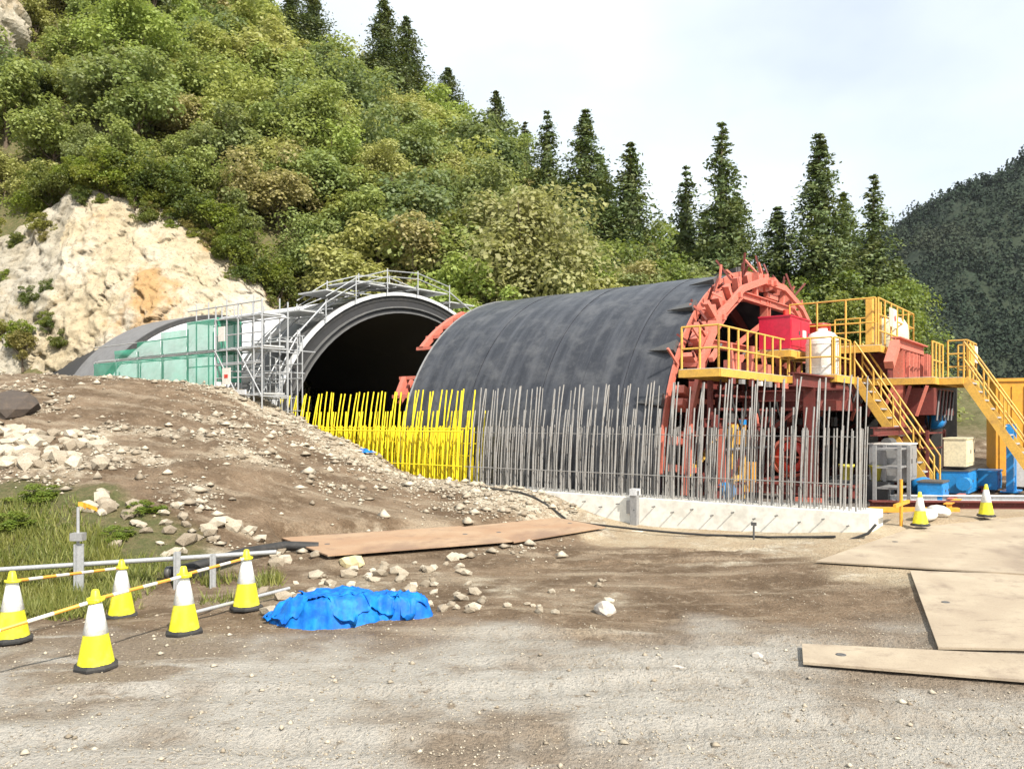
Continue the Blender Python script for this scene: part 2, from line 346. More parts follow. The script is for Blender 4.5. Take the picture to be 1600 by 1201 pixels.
def H(x, y, fine=True):
    x = np.asarray(x, float); y = np.asarray(y, float); shp = x.shape; x = x.ravel(); y = y.ravel()
    z = np.zeros(len(x))
    for k in range(0, len(x), 40000):
        sl = slice(k, k + 40000)
        z[sl] = np.hypot(x[sl, None] - ctl[None, :, 0], y[sl, None] - ctl[None, :, 1]) @ _w[:-1] + _w[-1]
    u, s = toL(x, y)
    far = sst(34, 60, y) ; mound = sst(.35, 1.2, z) * (1 - far)
    if fine:
        amp = .035 + .11 * mound + .9 * far
        z = z + fbm(x * (1.3 - .9 * far), y * (1.3 - .9 * far), 3, 5) * amp * (1 + 0 * x)
        z = z + (np.abs(fbm(x * 5, y * 5, 9, 3))) * (.02 + .09 * mound) * (1 - far)
        z = z + .05 * fbm(x * .45, y * .45, 5, 2) * (y > 3)
    if fine:
        for sl_, c0_, x0_, x1_, cv in ((.06, 5.55, -9, 9, .004), (-.05, 7.15, -1, 5.2, .0), (.22, 12.0, -.5, 5.0, -.01)):
            wv = .06 * np.sin(x * 1.3 + c0_)
            for off in (0, 1.75 * .55):
                dd = np.abs(y - (c0_ + off + sl_ * x + cv * x * x + wv)); env = sst(x0_, x0_ + 1.2, x) * (1 - sst(x1_ - 1.2, x1_, x))
                z = z - env * (.035 * (1 - sst(.08, .2, dd)) - .022 * np.exp(-((dd - .24) / .06) ** 2)) + env * (1 - sst(.1, .17, dd)) * .008 * np.sign(np.sin(x * 32 + 9 * dd))
    for mname, poly, lift, lab in PLATES:
        ins = inpoly_d(x, y, poly); k = sst(-.25, .05, ins)
        pz = sum(p.z for p in poly) / 4
        A_ = np.array([[p.x, p.y, 1] for p in poly]); co = np.linalg.lstsq(A_, np.array([p.z for p in poly]), rcond=None)[0]
        z = z * (1 - k) + (co[0] * x + co[1] * y + co[2] - .02) * k
    # the tunnel runs through a trench
    k = sst(-1.25, -1.0, s) * (1 - sst(12.4, 15.5, s)) * sst(-32, -30.5, u) * (1 - sst(9, 13, u))
    z = np.where(k > 0, z * (1 - k) + np.minimum(z, .33) * k, z)
    return z.reshape(shp)
def h1(x, y, fine=True): return float(H(np.array([x]), np.array([y]), fine)[0])

def build_ground():
    ang = np.concatenate([np.arange(-180, -46, 4.0), np.arange(-46, 46, .2), np.arange(46, 180, 4.0)])
    ang = np.radians(ang); r = [.4]
    while r[-1] < 1500:
        q = r[-1]; r.append(q + (.12 if q < 3 else .085 if q < 15 else .11 if q < 27 else .3 if q < 48 else .7 if q < 100 else q * .08))
    r = np.array(r); A_, B_ = np.meshgrid(ang, r, indexing='ij')
    x = B_ * np.sin(A_); y = B_ * np.cos(A_); z = H(x, y)
    na, nr = x.shape; V = np.stack([x, y, z], -1).reshape(-1, 3)
    i = np.arange(na)[:, None]; j = np.arange(nr - 1)[None, :]; i2 = (i + 1) % na
    Fq = np.stack([i * nr + j, i2 * nr + j, i2 * nr + j + 1, i * nr + j + 1], -1)[:, :, ::-1].reshape(-1, 4)
    V = np.vstack([V, [[0, 0, h1(0, 0)]]])
    me = mesh_np('ground', V, Fq, None, True)
    x = V[:, 0]; y = V[:, 1]; z = V[:, 2]
    wob = fbm(x * .9, y * .9, 31, 4)
    far = sst(30, 38, y)
    gravel = 1 - sst(7.6, 8.8, y - .12 * x * (x > 0) * 0 + 1.3 * wob - .35 * sst(1, 6, x))
    grass = sst(.15, .5, fbm(x * .6, y * .6, 44, 3) + 1.2 * sst(-4.2, -7.5, x + .0 * y) * sst(8.9, 9.8, y) * (1 - sst(13.0, 14.5, y)) + .55 * sst(-2.2, -3.0, x) * sst(9.4, 10, y) * (1 - sst(12.6, 13.4, y)) - .5)
    grass = np.maximum(grass * (x < -1.0) * (y < 15), far)
    cream = sst(.0, .45, .9 * sst(13.3, 14.6, y + .3 * wob) * sst(0.6, 1.8, x) * (y < 20) + .75 * sst(3.4, 6.5, x) * sst(8.2, 9.4, y) * (y < 20) + .5 * wob - .15)
    stony = sst(.1, .5, wob * .9 + 1.2 * (1 - sst(.0, 1.6, np.abs(toL(x, y)[1] + 2.2))) * (x < 2) * (y > 15) + .35 * sst(-4, -9, x) * sst(14, 16, y) * (1 - sst(17, 18.5, y)) - .1) * (y > 8)
    colr = np.stack([gravel, grass, cream, stony], -1).astype(np.float32)
    at = me.color_attributes.new('soil', 'FLOAT_COLOR', 'POINT'); at.data.foreach_set('color', colr.ravel())
    m, t, b = nodes('earth')
    a = t.nodes.new('ShaderNodeAttribute'); a.attribute_name = 'soil'; sp = t.nodes.new('ShaderNodeSeparateColor'); t.links.new(a.outputs['Color'], sp.inputs[0])
    n1 = noise(t, .8, 6, .65); n2 = noise(t, 5, 5, .7); n3 = noise(t, 28, 4, .7); n4 = noise(t, 90, 2, .6)
    dirt = mixc(t, ramp(t, n1, .38, .64), (.15, .102, .063), (.265, .19, .125)); dirt = mixc(t, ramp(t, n2, .5, .72), dirt, (.36, .28, .195))
    n5 = noise(t, 1.1, 5, .6, stretch=(.35, 1.7, 1)); dirt = mixc(t, ramp(t, n5, .5, .68), dirt, (.37, .295, .21)); n6 = noise(t, .33, 5, .6)
    grav = mixc(t, ramp(t, n1, .36, .66), (.46, .43, .38), (.35, .31, .255)); grav = mixc(t, ramp(t, n3, .42, .62), grav, (.54, .51, .455)); grav = mixc(t, ramp(t, n2, .56, .7), grav, (.28, .225, .165)); grav = mixc(t, ramp(t, n6, .46, .58), grav, (.27, .215, .16)); grav = mixc(t, ramp(t, n5, .56, .7), grav, (.50, .465, .41))
    grs = mixc(t, ramp(t, n2, .4, .65), (.12, .125, .05), (.20, .165, .085))
    crm = mixc(t, ramp(t, n1, .35, .65), (.56, .46, .32), (.46, .35, .23)); crm = mixc(t, ramp(t, n2, .5, .7), crm, (.56, .48, .35))
    stn = mixc(t, ramp(t, n2, .38, .62), (.37, .29, .2), (.62, .55, .43))
    c = mixc(t, sp.outputs['Red'], dirt, grav); c = mixc(t, sp.outputs['Blue'], c, crm); c = mixc(t, a.outputs['Alpha'], c, stn); c = mixc(t, sp.outputs['Green'], c, grs)
    c = mixc(t, ramp(t, n3, .42, .72), c, mixc(t, .6, (0, 0, 0), c)); c = mixc(t, ramp(t, n4, .5, .75), c, mixc(t, .7, (0, 0, 0), c))
    t.links.new(c, b.inputs['Base Color']); b.inputs['Roughness'].default_value = .95; b.inputs['Specular IOR Level'].default_value = .2
    bump(t, b, n3, .9, .08)
    me.materials.append(m)
    return tag(link('ground', me), kind='structure')
build_ground()

# ------------------------------------------------------------------ cliff: the pale rock cutting behind the portal
def build_cliff():
    nx, nz_ = 300, 170
    top_px = np.array([-420, -200, -60, 0, 60, 110, 150, 200, 250, 300, 330, 370, 410, 440, 470]); top_py = np.array([330, 330, 360, 370, 330, 280, 285, 300, 315, 340, 365, 405, 440, 490, 560])
    V = np.zeros((nx, nz_, 3))
    for i in range(nx):
        px = -420 + (470 + 420) * i / (nx - 1); py = np.interp(px, top_px, top_py)
        b = P(px, 640, 37.5 + 1.0 * math.sin(i * .05)); tpt = P(px, py - 8, 45.5 - .006 * max(0, px - 250))
        for j in range(nz_):
            q = j / (nz_ - 1); v = b.lerp(tpt, q); lean = -1.1 * math.sin(q * math.pi) ; edge = max(0, (q - .93) / .07) * 2.2 + max(0, (px - 425) / 45) * 2.5
            V[i, j] = (v.x, v.y + lean * .7 + edge, v.z)
    x = V[..., 0]; z = V[..., 2]
    dn = 1.7 * fbm(x * .28, z * .28, 71, 5) + 1.3 * (np.abs(fbm(x * .55 + z * .3, z * .5, 75, 4)) - .2) +   .5 * fbm(x * 2.1, z * 2.1, 77, 3)
    def cells(a, b, n_, seed):
        g = np.random.default_rng(seed); qx = g.uniform(x.min(), x.max(), n_); qz = g.uniform(z.min(), z.max(), n_); hh = g.uniform(-1, 1, n_); tx_ = g.normal(0, .5, n_); tz_ = g.normal(0, .5, n_)
        best = np.full(x.shape, 1e9); val = np.zeros(x.shape); sec = np.full(x.shape, 1e9)
        for k_ in range(n_):
            d_ = np.hypot(x + a - qx[k_], (z + b - qz[k_]) * .8); v_ = hh[k_] + tx_[k_] * (x - qx[k_]) + tz_[k_] * (z - qz[k_])
            nw = d_ < best; sec = np.where(nw, best, np.minimum(sec, d_)); val = np.where(nw, v_, val); best = np.where(nw, d_, best)
        return val, sec - best
    wx = .5 * fbm(x * .9, z * .9, 101, 3); c1, e1 = cells(wx, wx, 130, 5); c2, e2 = cells(wx * .5, 0, 1100, 6)
    dn = .6 * fbm(x * .16, z * .16, 71, 3) + .12 * c1 + .10 * c2 - .08 * np.exp(-(e1 / .08) ** 2) + .25 * fbm(x * .7, z * .35, 75, 4) - .32 * np.abs(fbm(x * .8 + .4 * z, z * .6, 85, 4)) - .35 * np.abs(fbm(x * 2.0, z * 1.5 - x, 87, 3)) + .22 * fbm(x * 2.6, z * 2.6, 77, 4)
    V[..., 1] -= dn; V[..., 0] += .4 * fbm(x * .7 + 50, z * .7, 79, 3)
    i = np.arange(nx - 1)[:, None]; j = np.arange(nz_ - 1)[None, :]
    Fq = np.stack([i * nz_ + j, (i + 1) * nz_ + j, (i + 1) * nz_ + j + 1, i * nz_ + j + 1], -1).reshape(-1, 4)
    me = mesh_np('cliff', V.reshape(-1, 3), Fq, M['cliff'], False); me.materials.append(M['greyrock'])
    fc = V.reshape(-1, 3)[Fq].mean(axis=1); fpx = 800 + F * fc[:, 0] / fc[:, 1]; fpy = HZ - F * (fc[:, 2] - CH) / fc[:, 1]
    gsel = (fbm(fc[:, 0] * .5, fc[:, 2] * .5, 83, 4) * .5 + sst(150, 90, fpx + .25 * (fpy - 300)) + .8 * sst(330, 290, fpy) * (fpx < 160)) > .55
    me.polygons.foreach_set('material_index', gsel.astype(np.int32))
    return tag(link('cliff', me), kind='structure')
build_cliff()

def leaves(C, Nn, size, asp=.75):
    n_ = len(C); r3 = rng.normal(size=(n_, 3)); A_ = np.cross(Nn, r3); A_ /= np.linalg.norm(A_, axis=1, keepdims=True) + 1e-9
    B_ = np.cross(Nn, A_); s_ = size * rng.uniform(.6, 1.25, (n_, 1))
    V = np.stack([C + A_ * s_, C + B_ * s_ * asp, C - A_ * s_, C - B_ * s_ * asp], 1).reshape(-1, 3)
    return V
def outcrop():
    import bmesh
    bm = bmesh.new(); bmesh.ops.create_icosphere(bm, subdivisions=5, radius=1)
    co = np.array([v.co[:] for v in bm.verts]); d = 1 + .6 * fbm(co[:, 0] * 2.2 + 5, co[:, 2] * 2.2 + co[:, 1] * 1.4, 97, 6)
    for v, k in zip(bm.verts, d): v.co = v.co * float(k); v.co.x *= 2.6; v.co.y *= 2.2; v.co.z *= 3.2
    me = bpy.data.meshes.new('rock_outcrop'); bm.to_mesh(me); bm.free(); me.materials.append(M['greyrock'])
    p = P(-12, 40, 60); o = link('rock_outcrop', me, None, p); tag(o, 'grey rock outcrop among the trees in the upper left corner', 'rock')
outcrop()
# ------------------------------------------------------------------ far mountain
def build_mountain():
    xs = np.linspace(60, 900, 120); ys = np.linspace(330, 900, 70); X, Yg = np.meshgrid(xs, ys, indexing='ij')
    # ridge climbs to the right
    q = X / Yg
    sky_px = np.array([1150, 1250, 1390, 1450, 1500, 1550, 1600, 1700, 1900]); sky_py = np.array([560, 480, 372, 345, 322, 300, 278, 235, 180])
    py = np.interp(800 + F * X / 560, sky_px, sky_py); ridge = CH + (HZ - py) / F * 560
    prof = sst(330, 560, Yg) * (1 - .8 * sst(600, 900, Yg)); Z = ridge * prof + fbm(X * .012, Yg * .012, 91, 4) * 40 * prof + 1
    V = np.stack([X, Yg, Z], -1).reshape(-1, 3); nx, ny = X.shape
    i = np.arange(nx - 1)[:, None]; j = np.arange(ny - 1)[None, :]
    Fq = np.stack([i * ny + j, (i + 1) * ny + j, (i + 1) * ny + j + 1, i * ny + j + 1], -1).reshape(-1, 4)
    m, t, b = nodes('far_forest_floor'); n1 = noise(t, .02, 5, .6); t.links.new(mixc(t, ramp(t, n1, .4, .6), (.012, .024, .011), (.02, .03, .014)), b.inputs['Base Color']); b.inputs['Roughness'].default_value = 1
    me = mesh_np('mountain', V, Fq, m, True); o = tag(link('mountain', me), kind='structure')
    # forest on it: one mass
    nt_ = 7500; tx = rng.uniform(170, 520, nt_); ty = rng.uniform(345, 640, nt_)
    ix = np.clip(((tx - 60) / 840 * 119).astype(int), 0, 119); iy = np.clip(((ty - 330) / 570 * 69).astype(int), 0, 69); tz = Z[ix, iy]
    k = 30; h = rng.uniform(7, 15, (nt_, 1)); con = rng.random((nt_, 1)) < .5; q_ = rng.random((nt_, k)); r0 = h * rng.uniform(.2, .34, (nt_, 1))
    rr = r0 * np.where(con, 1.08 - q_, np.sqrt(np.clip(1 - (q_ * 1.7 - .8) ** 2, .1, 1))); th = rng.uniform(0, 6.283, (nt_, k))
    C = np.stack([tx[:, None] + np.cos(th) * rr, ty[:, None] + np.sin(th) * rr, tz[:, None] - 1 + h * (.2 + .78 * q_)], -1).reshape(-1, 3)
    nn = rng.normal(size=C.shape) * .6 + np.stack([np.cos(th), np.sin(th), np.full(th.shape, .7)], -1).reshape(-1, 3); nn /= np.linalg.norm(nn, axis=1, keepdims=True)
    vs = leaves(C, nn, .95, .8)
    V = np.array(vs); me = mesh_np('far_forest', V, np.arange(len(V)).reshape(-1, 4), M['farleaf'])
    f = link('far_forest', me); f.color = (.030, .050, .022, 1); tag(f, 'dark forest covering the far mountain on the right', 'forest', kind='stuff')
build_mountain()

# ------------------------------------------------------------------ trees
def crown_broad(name, rx, rz, ncl, per, leaf, flat=.0):
    cs = []
    while len(cs) < ncl:
        p = rng.normal(size=3); p /= np.linalg.norm(p); p *= rng.uniform(.35, .92)
        if p[2] < -.55: continue
        cs.append(p)
    Vs = []
    lump = rng.uniform(.75, 1.15, ncl)
    for p, lm in zip(cs, lump):
        c = np.array([p[0] * rx, p[1] * rx, p[2] * rz]) * lm
        cr = rx * rng.uniform(.20, .36)
        d = rng.normal(size=(per, 3)); d[:, 2] += .45; d /= np.linalg.norm(d, axis=1, keepdims=True)
        C = c + d * np.array([cr, cr, cr * .72]) * rng.uniform(.55, 1.08, (per, 1))
        nn = d * .6 + np.array([0, 0, .75]) + rng.normal(size=(per, 3)) * .45; nn /= np.linalg.norm(nn, axis=1, keepdims=True)
        Vs.append(leaves(C, nn, leaf))
    V = np.vstack(Vs); V[:, 2] += rz * 1.05
    return mesh_np(name, V, np.arange(len(V)).reshape(-1, 4), M['leaf'])
def trunk_mesh(name, h, r, nb=5, spread=1.2, z0=.35):
    mb = MB(); pts = [(random.uniform(-.12, .12) * i, random.uniform(-.12, .12) * i, h * i / 4 - .6) for i in range(5)]
    mb.path(pts, [r, r * .8, r * .62, r * .42, r * .2], 7)
    for k in range(nb):
        a = k * 2.4 + random.random(); z = h * random.uniform(z0, .75); L = spread * random.uniform(.7, 1.1)
        mb.path([(0, 0, z - .6), (math.cos(a) * L * .5, math.sin(a) * L * .5, z), (math.cos(a) * L, math.sin(a) * L, z + L * .7)], [r * .4, r * .26, r * .1], 5)
    return mb.mesh(name, M['bark'])
BROAD = []
for k, (rx, rz, ncl, per, lf) in enumerate([(3.0, 2.5, 50, 150, .122), (2.6, 2.6, 44, 150, .115), (3.3, 2.3, 54, 155, .125), (2.2, 1.9, 38, 140, .11), (2.9, 3.1, 52, 150, .118), (3.6, 3.0, 74, 170, .105), (2.0, 2.4, 36, 135, .11)]):
    BROAD.append((crown_broad('crown_leaves', rx, rz, ncl, per, lf), trunk_mesh('trunk_wood', rz * 1.5, .17, 6, rx * .6), rx))
def conifer(name, h, rad, nw, nb, per, gap=0.0, leaf=.12):
    Cs = []; Ns = []
    for wv in range(nw):
        q = (wv + .5) / nw; z = h * (.10 + .90 * q); rr = rad * ((1 - q) ** .95 + .035) * rng.uniform(.8, 1.12)
        for b in range(max(5, int(nb * (1 - .35 * q)))):
            if rng.random() < gap * (q > .45): continue
            a = rng.uniform(0, 6.283); L = rr * rng.uniform(.7, 1.15); m = max(22, int(per * (.35 + L / rad)))
            tt = rng.uniform(.12, 1, m) ** .7
            d = np.array([math.cos(a), math.sin(a)])
            wd = (.16 * (1.12 - q) + .02) + .20 * L * (1 - .6 * abs(tt - .6))
            C = np.stack([d[0] * L * tt + rng.normal(size=m) * wd, d[1] * L * tt + rng.normal(size=m) * wd, z - .42 * L * tt + .26 * L * tt ** 3 + rng.normal(size=m) * (.12 * (1.1 - q) + .02 + .12 * L)], -1)
            nn = np.stack([np.full(m, d[0] * .45), np.full(m, d[1] * .45), np.full(m, .7)], -1) + rng.normal(size=(m, 3)) * .45
            Cs.append(C); Ns.append(nn / np.linalg.norm(nn, axis=1, keepdims=True))
    m = 900; q = rng.random(m) ** 1.3 * .80; a = rng.uniform(0, 6.283, m); rr = rad * (1 - q) * rng.uniform(.15, .55, m)
    core = leaves(np.stack([np.cos(a) * rr, np.sin(a) * rr, h * (.1 + .9 * q)], -1), np.stack([np.cos(a), np.sin(a), rng.normal(0, .3, m)], -1), (.30 * (1 - q) + .05)[:, None], .8)
    C = np.vstack(Cs); Nn = np.vstack(Ns); V = np.vstack([leaves(C, Nn, leaf, .5), core])
    return mesh_np(name, V, np.arange(len(V)).reshape(-1, 4), M['needle'])
def con_trunk(h): return MB().path([(0, 0, -.8), (.03, 0, h * .3), (-.03, .03, h * .65), (0, 0, h * .985)], [.2, .15, .09, .02], 7).mesh('conifer_trunk', M['bark'])
CON = []
for h, rad, nw, nb, per, gap in [(14, 2.5, 36, 11, 62, .05), (14, 2.1, 32, 9, 58, .35), (12, 2.4, 30, 10, 60, .1), (13, 2.9, 32, 11, 62, .05), (12, 1.9, 28, 9, 56, .35)]:
    CON.append((conifer('conifer_needles', h, rad, nw, nb, per, gap), con_trunk(h), h))
ntree = 0
def tree(kind, proto, x, y, z, sc, col, label, group, name=None, cat='tree', rz=None, zs=1.0):
    global ntree; ntree += 1
    crown, trunk, _ = proto
    e = empty(name or ('broadleaf_tree' if kind == 'b' else 'conifer_tree'), (x, y, z), rz if rz is not None else random.uniform(0, 6.28), label, cat, group)
    e.scale = (sc, sc, sc * zs)
    c = link('crown', crown, e); c.color = tuple(col) + (1,)
    link('trunk', trunk, e)
    return e
GREENS = [(.155, .20, .032), (.12, .17, .03), (.20, .23, .038), (.11, .145, .034), (.235, .24, .058), (.07, .115, .028), (.23, .20, .07), (.175, .24, .03)]
# the hillside wood
CLX = np.array([-420, -200, -60, 0, 60, 110, 150, 200, 250, 300, 330, 370, 410, 440, 470]); CLY = np.array([330, 330, 360, 370, 330, 280, 285, 300, 315, 340, 365, 405, 440, 490, 560])
placed = []
def try_place(x, y, gap):
    for a, b in placed:
        if (a - x) ** 2 + (b - y) ** 2 < gap * gap: return False
    placed.append((x, y)); return True
spots = []
for k in range(9000):
    y = random.uniform(37, 96); px = random.uniform(-70, 1120); x = (px - 800) / F * y
    u, s = toL(x, y)
    if -31 < u < 12 and s < 14.2: continue
    spots.append((px, x, y))
sx = np.array([s[1] for s in spots]); sy = np.array([s[2] for s in spots]); sz = H(sx, sy)
count = 0
for (px, x, y), z in zip(spots, sz):
    py = HZ - (z - CH) / y * F
    if py < -150 or count > 285: continue
    if px < 470 and py > np.interp(px, CLX, CLY) - 12 and y < 50: continue
    gap = 2.5 if y < 60 else 3.3
    if not try_place(x, y, gap): continue
    zone = 'above the pale rock cutting' if px < 420 else 'above the scaffolded tunnel mouth' if px < 700 else 'behind the black formwork shell'
    ridge = y > 76
    if (ridge and 420 < px < 960 and random.random() < .3):
        tree('c', random.choice(CON), x, y, z, random.uniform(.38, .55), (.05, .095, .03), 'dark conifer standing on the ridge line of the wooded hill', 'conifers along the hill ridge')
    else:
        ci = random.randrange(len(GREENS)); col = [min(.5, q_ * 1.7 + .075) for q_ in GREENS[ci]]; nm = ['mid green', 'deep green', 'fresh green', 'dull green', 'pale olive', 'dark green', 'brownish olive', 'bright green'][ci]
        sc = random.uniform(.85, 1.35) * (1.12 if y > 60 else .95)
        if px < 420 and y < 52: sc *= .7
        tree('b', random.choice(BROAD), x, y, z - .3, sc, col, f'{nm} broadleaf tree {"low on" if py > 380 else "halfway up" if py > 190 else "high on"} the wooded slope {zone}', f'{nm} trees {zone}')
    count += 1
# distinct trees
def at(px, Y): x = (px - 800) / F * Y; return x, Y, h1(x, Y)
x, y, z = at(818, 45.5); tree('b', BROAD[5], x, y, z - .4, 1.5, (.42, .42, .19), 'large rounded yellowish olive tree behind the black formwork shell', None, zs=1.12)
x, y, z = at(700, 50); tree('b', BROAD[2], x, y, z, 1.1, (.16, .19, .05), 'wide olive green tree left of the yellowish rounded tree', None)
x, y, z = at(680, 40.5); tree('b', BROAD[3], x, y, z, .9, (.2, .27, .025), 'bright yellow green bush beside the scaffold crown', None, name='bush', cat='bush')
x, y, z = at(470, 41.5); tree('b', BROAD[6], x, y, z, .85, (.05, .10, .025), 'dark green small tree at the right edge of the rock cutting', None)
for px, Y in [(880, 50), (930, 53), (980, 49), (1020, 55), (1065, 50), (1105, 54), (1145, 50), (1190, 54), (1235, 51), (1275, 56), (1310, 51), (1350, 55), (1385, 52), (1410, 57), (960, 58), (1080, 59), (1330, 60)]:
    x, y, z = at(px, Y); i = random.randrange(7); tree('b', BROAD[i], x, y, z, random.uniform(.85, 1.15), random.choice([(.17, .25, .05), (.12, .19, .045), (.21, .26, .06)]), 'low green broadleaf tree at the foot of the tall conifers, ' + ('left of the formwork crown' if px < 1150 else 'right of the formwork crown'), 'low trees under the conifers', zs=random.uniform(1.0, 1.25))
# tall conifers: pixel column, top row, distance, prototype, label
for px, top, Y, k, lab in [(855, 172, 66, 4, 'thin conifer at the shoulder of the hill, leftmost of the free-standing conifers'),
                           (915, 170, 60, 0, 'full pointed conifer just right of the yellowish rounded tree'),
                           (985, 222, 58, 2, 'medium conifer with ragged top, third of the row from the hill'),
                           (1072, 258, 60, 4, 'slim short conifer between two taller ones left of the formwork crown'),
                           (1128, 190, 56, 1, 'tall sparse conifer with gaps in its top behind the black shell'),
                           (1215, 322, 58, 3, 'short broad dark conifer behind the red formwork crown'),
                           (1280, 208, 56, 0, 'tallest dense pointed conifer right of the formwork crown'),
                           (1318, 300, 62, 2, 'half hidden grey green conifer behind the tallest dense one'),
                           (1365, 272, 57, 1, 'sparse topped conifer nearest the far mountain'),
                           (940, 250, 64, 3, 'dim conifer tucked behind the full pointed conifer'),
                           (1150, 300, 62, 3, 'dark conifer filling in behind the tall sparse conifer'),
                           (775, 142, 82, 2, 'small dark conifer on the skyline above the yellowish tree'),
                           (700, 105, 84, 3, 'dark conifer on the skyline between the ridge crown and the hill shoulder'),
                           (820, 190, 80, 4, 'little conifer spike low on the hill skyline'),
                           (600, -10, 80, 0, 'large dark conifer at the top of the hill skyline'),
                           (635, 25, 82, 3, 'broad dark conifer right beside the large skyline conifer'),
                           (490, -30, 84, 2, 'dark conifer at the top edge left of the sky gap'),
                           (455, -20, 86, 3, 'dark conifer cut by the top edge above the hill'),
                           (1100, 330, 64, 0, 'small conifer behind the slim short one'),
                           (1400, 400, 58, 3, 'low full conifer at the right end of the row')]:
    x = (px - 800) / F * Y; z = h1(x, Y); topz = CH + (HZ - top) / F * Y; hh = topz - z; pr = CON[k]
    sc = hh / pr[2]; tree('c', pr, x, Y, z, 1.0, (.11, .175, .065) if px > 840 else (.08, .13, .05), lab, None).scale = (1.5 * min(1.25, .62 + .38 * sc),) * 2 + (sc,)
# bushes leaning over the rim of the cutting
for k in range(34):
    px = 60 + k * 12.5; py = np.interp(px, CLX, CLY); Y = 45.0 - .006 * max(0, px - 250) + random.uniform(-.3, 1.2); p = P(px + random.uniform(-6, 6), py + random.uniform(-6, 14), Y); ci = random.randrange(len(GREENS))
    tree('b', BROAD[random.choice((3, 6, 1, 0))], p.x, p.y, p.z - .9, random.uniform(.38, .72), [q_ * 1.2 for q_ in GREENS[ci]], (['mid green', 'deep green', 'fresh green', 'dull green', 'pale olive', 'dark green', 'brownish olive', 'bright green'][ci]) + (' bush over the grey upper left rim of the rock cutting' if px < 170 else ' bush hanging over the upper rim of the pale rock cutting' if px < 300 else ' bush growing down the right edge of the pale rock cutting'), 'bushes along the rim of the cutting', name='bush', cat='bush')
for k in range(26):
    if k < 14: px = random.uniform(-30, 95); py = random.uniform(360, 575)
    else: px = random.uniform(60, 430); py = np.interp(px, CLX, CLY) + random.uniform(14, 42)
    q = np.clip((640 - py) / (640 - np.interp(px, CLX, CLY)), 0, 1); Y = 37.2 + q * 7.6; p = P(px, py, Y); ci = random.randrange(len(GREENS))
    nm = ['mid green', 'deep green', 'fresh green', 'dull green', 'pale olive', 'dark green', 'brownish olive', 'bright green'][ci]
    tree('b', BROAD[random.choice((3, 6))], p.x, p.y, p.z - .5, random.uniform(.2, .42), [q_ * 1.3 for q_ in GREENS[ci]], nm + (' shrub clinging to the left end of the rock cutting' if k < 14 else ' shrub rooted in the face of the pale rock cutting'), 'shrubs on the rock cutting', name='bush', cat='bush')
# undergrowth: low leaf litter and bushes between the trees, one mass
def undergrowth():
    n_ = 3600; yy = rng.uniform(36, 92, n_); pp = rng.uniform(-60, 1480, n_); xx = (pp - 800) / F * yy; u, s = toL(xx, yy)
    zz = H(xx, yy); py = HZ - (zz - CH) / yy * F
    ok = ~((u > -31) & (u < 12) & (s < 13.8)) & ~((pp < 475) & (py > np.interp(pp, CLX, CLY) - 4) & (yy < 47.5)) & (py > -60)
    xx, yy, zz = xx[ok], yy[ok], zz[ok]; n_ = len(xx); per = 64
    cr = rng.uniform(.6, 1.5, (n_, 1, 1)); d = rng.normal(size=(n_, per, 3)); d[..., 2] = np.abs(d[..., 2]) * .9; d[..., 1] -= .25; d /= np.linalg.norm(d, axis=-1, keepdims=True)
    C = np.stack([xx, yy, zz - .1], -1)[:, None, :] + d * cr * rng.uniform(.5, 1.05, (n_, per, 1)); C = C.reshape(-1, 3)
    nn = d.reshape(-1, 3) * .6 + np.array([0, -.1, .6]) + rng.normal(size=(len(C), 3)) * .4; nn /= np.linalg.norm(nn, axis=1, keepdims=True)
    V = leaves(C, nn, .12); me = mesh_np('undergrowth', V, np.arange(len(V)).reshape(-1, 4), M['leaf'])
    o = link('undergrowth', me); o.color = (.24, .27, .075, 1); tag(o, 'leafy undergrowth between the trees of the hillside', 'undergrowth', kind='stuff')
undergrowth()

fam = {}
for o in list(COL.objects):
    if o.type == 'EMPTY' and o.get('label') and o.name.split('.')[0] in ('broadleaf_tree', 'conifer_tree', 'bush'): fam.setdefault(o['label'], []).append(o)
ORD = ['leftmost', 'second from left', 'third from left', 'fourth from left', 'fifth from left', 'sixth from left', 'seventh from left', 'eighth from left', 'ninth from left', 'tenth from left', 'eleventh from left', 'twelfth from left', 'thirteenth from left', 'fourteenth from left', 'fifteenth from left', 'sixteenth from left', 'seventeenth from left', 'eighteenth from left']
for lab, os_ in fam.items():
    if 2 <= len(os_) <= 18:
        os_.sort(key=lambda o: o.location.x / o.location.y); short = lab.replace('broadleaf ', '').replace('low green tree at the foot', 'low tree at foot').replace('behind the black formwork shell', 'behind the black shell').replace('above the scaffolded tunnel mouth', 'above the tunnel mouth').replace('wooded ', '').replace('of the tall conifers, ', 'of the conifers ')
        for k, o in enumerate(os_): o['label'] = short + ', ' + ('rightmost' if k == len(os_) - 1 else ORD[k])
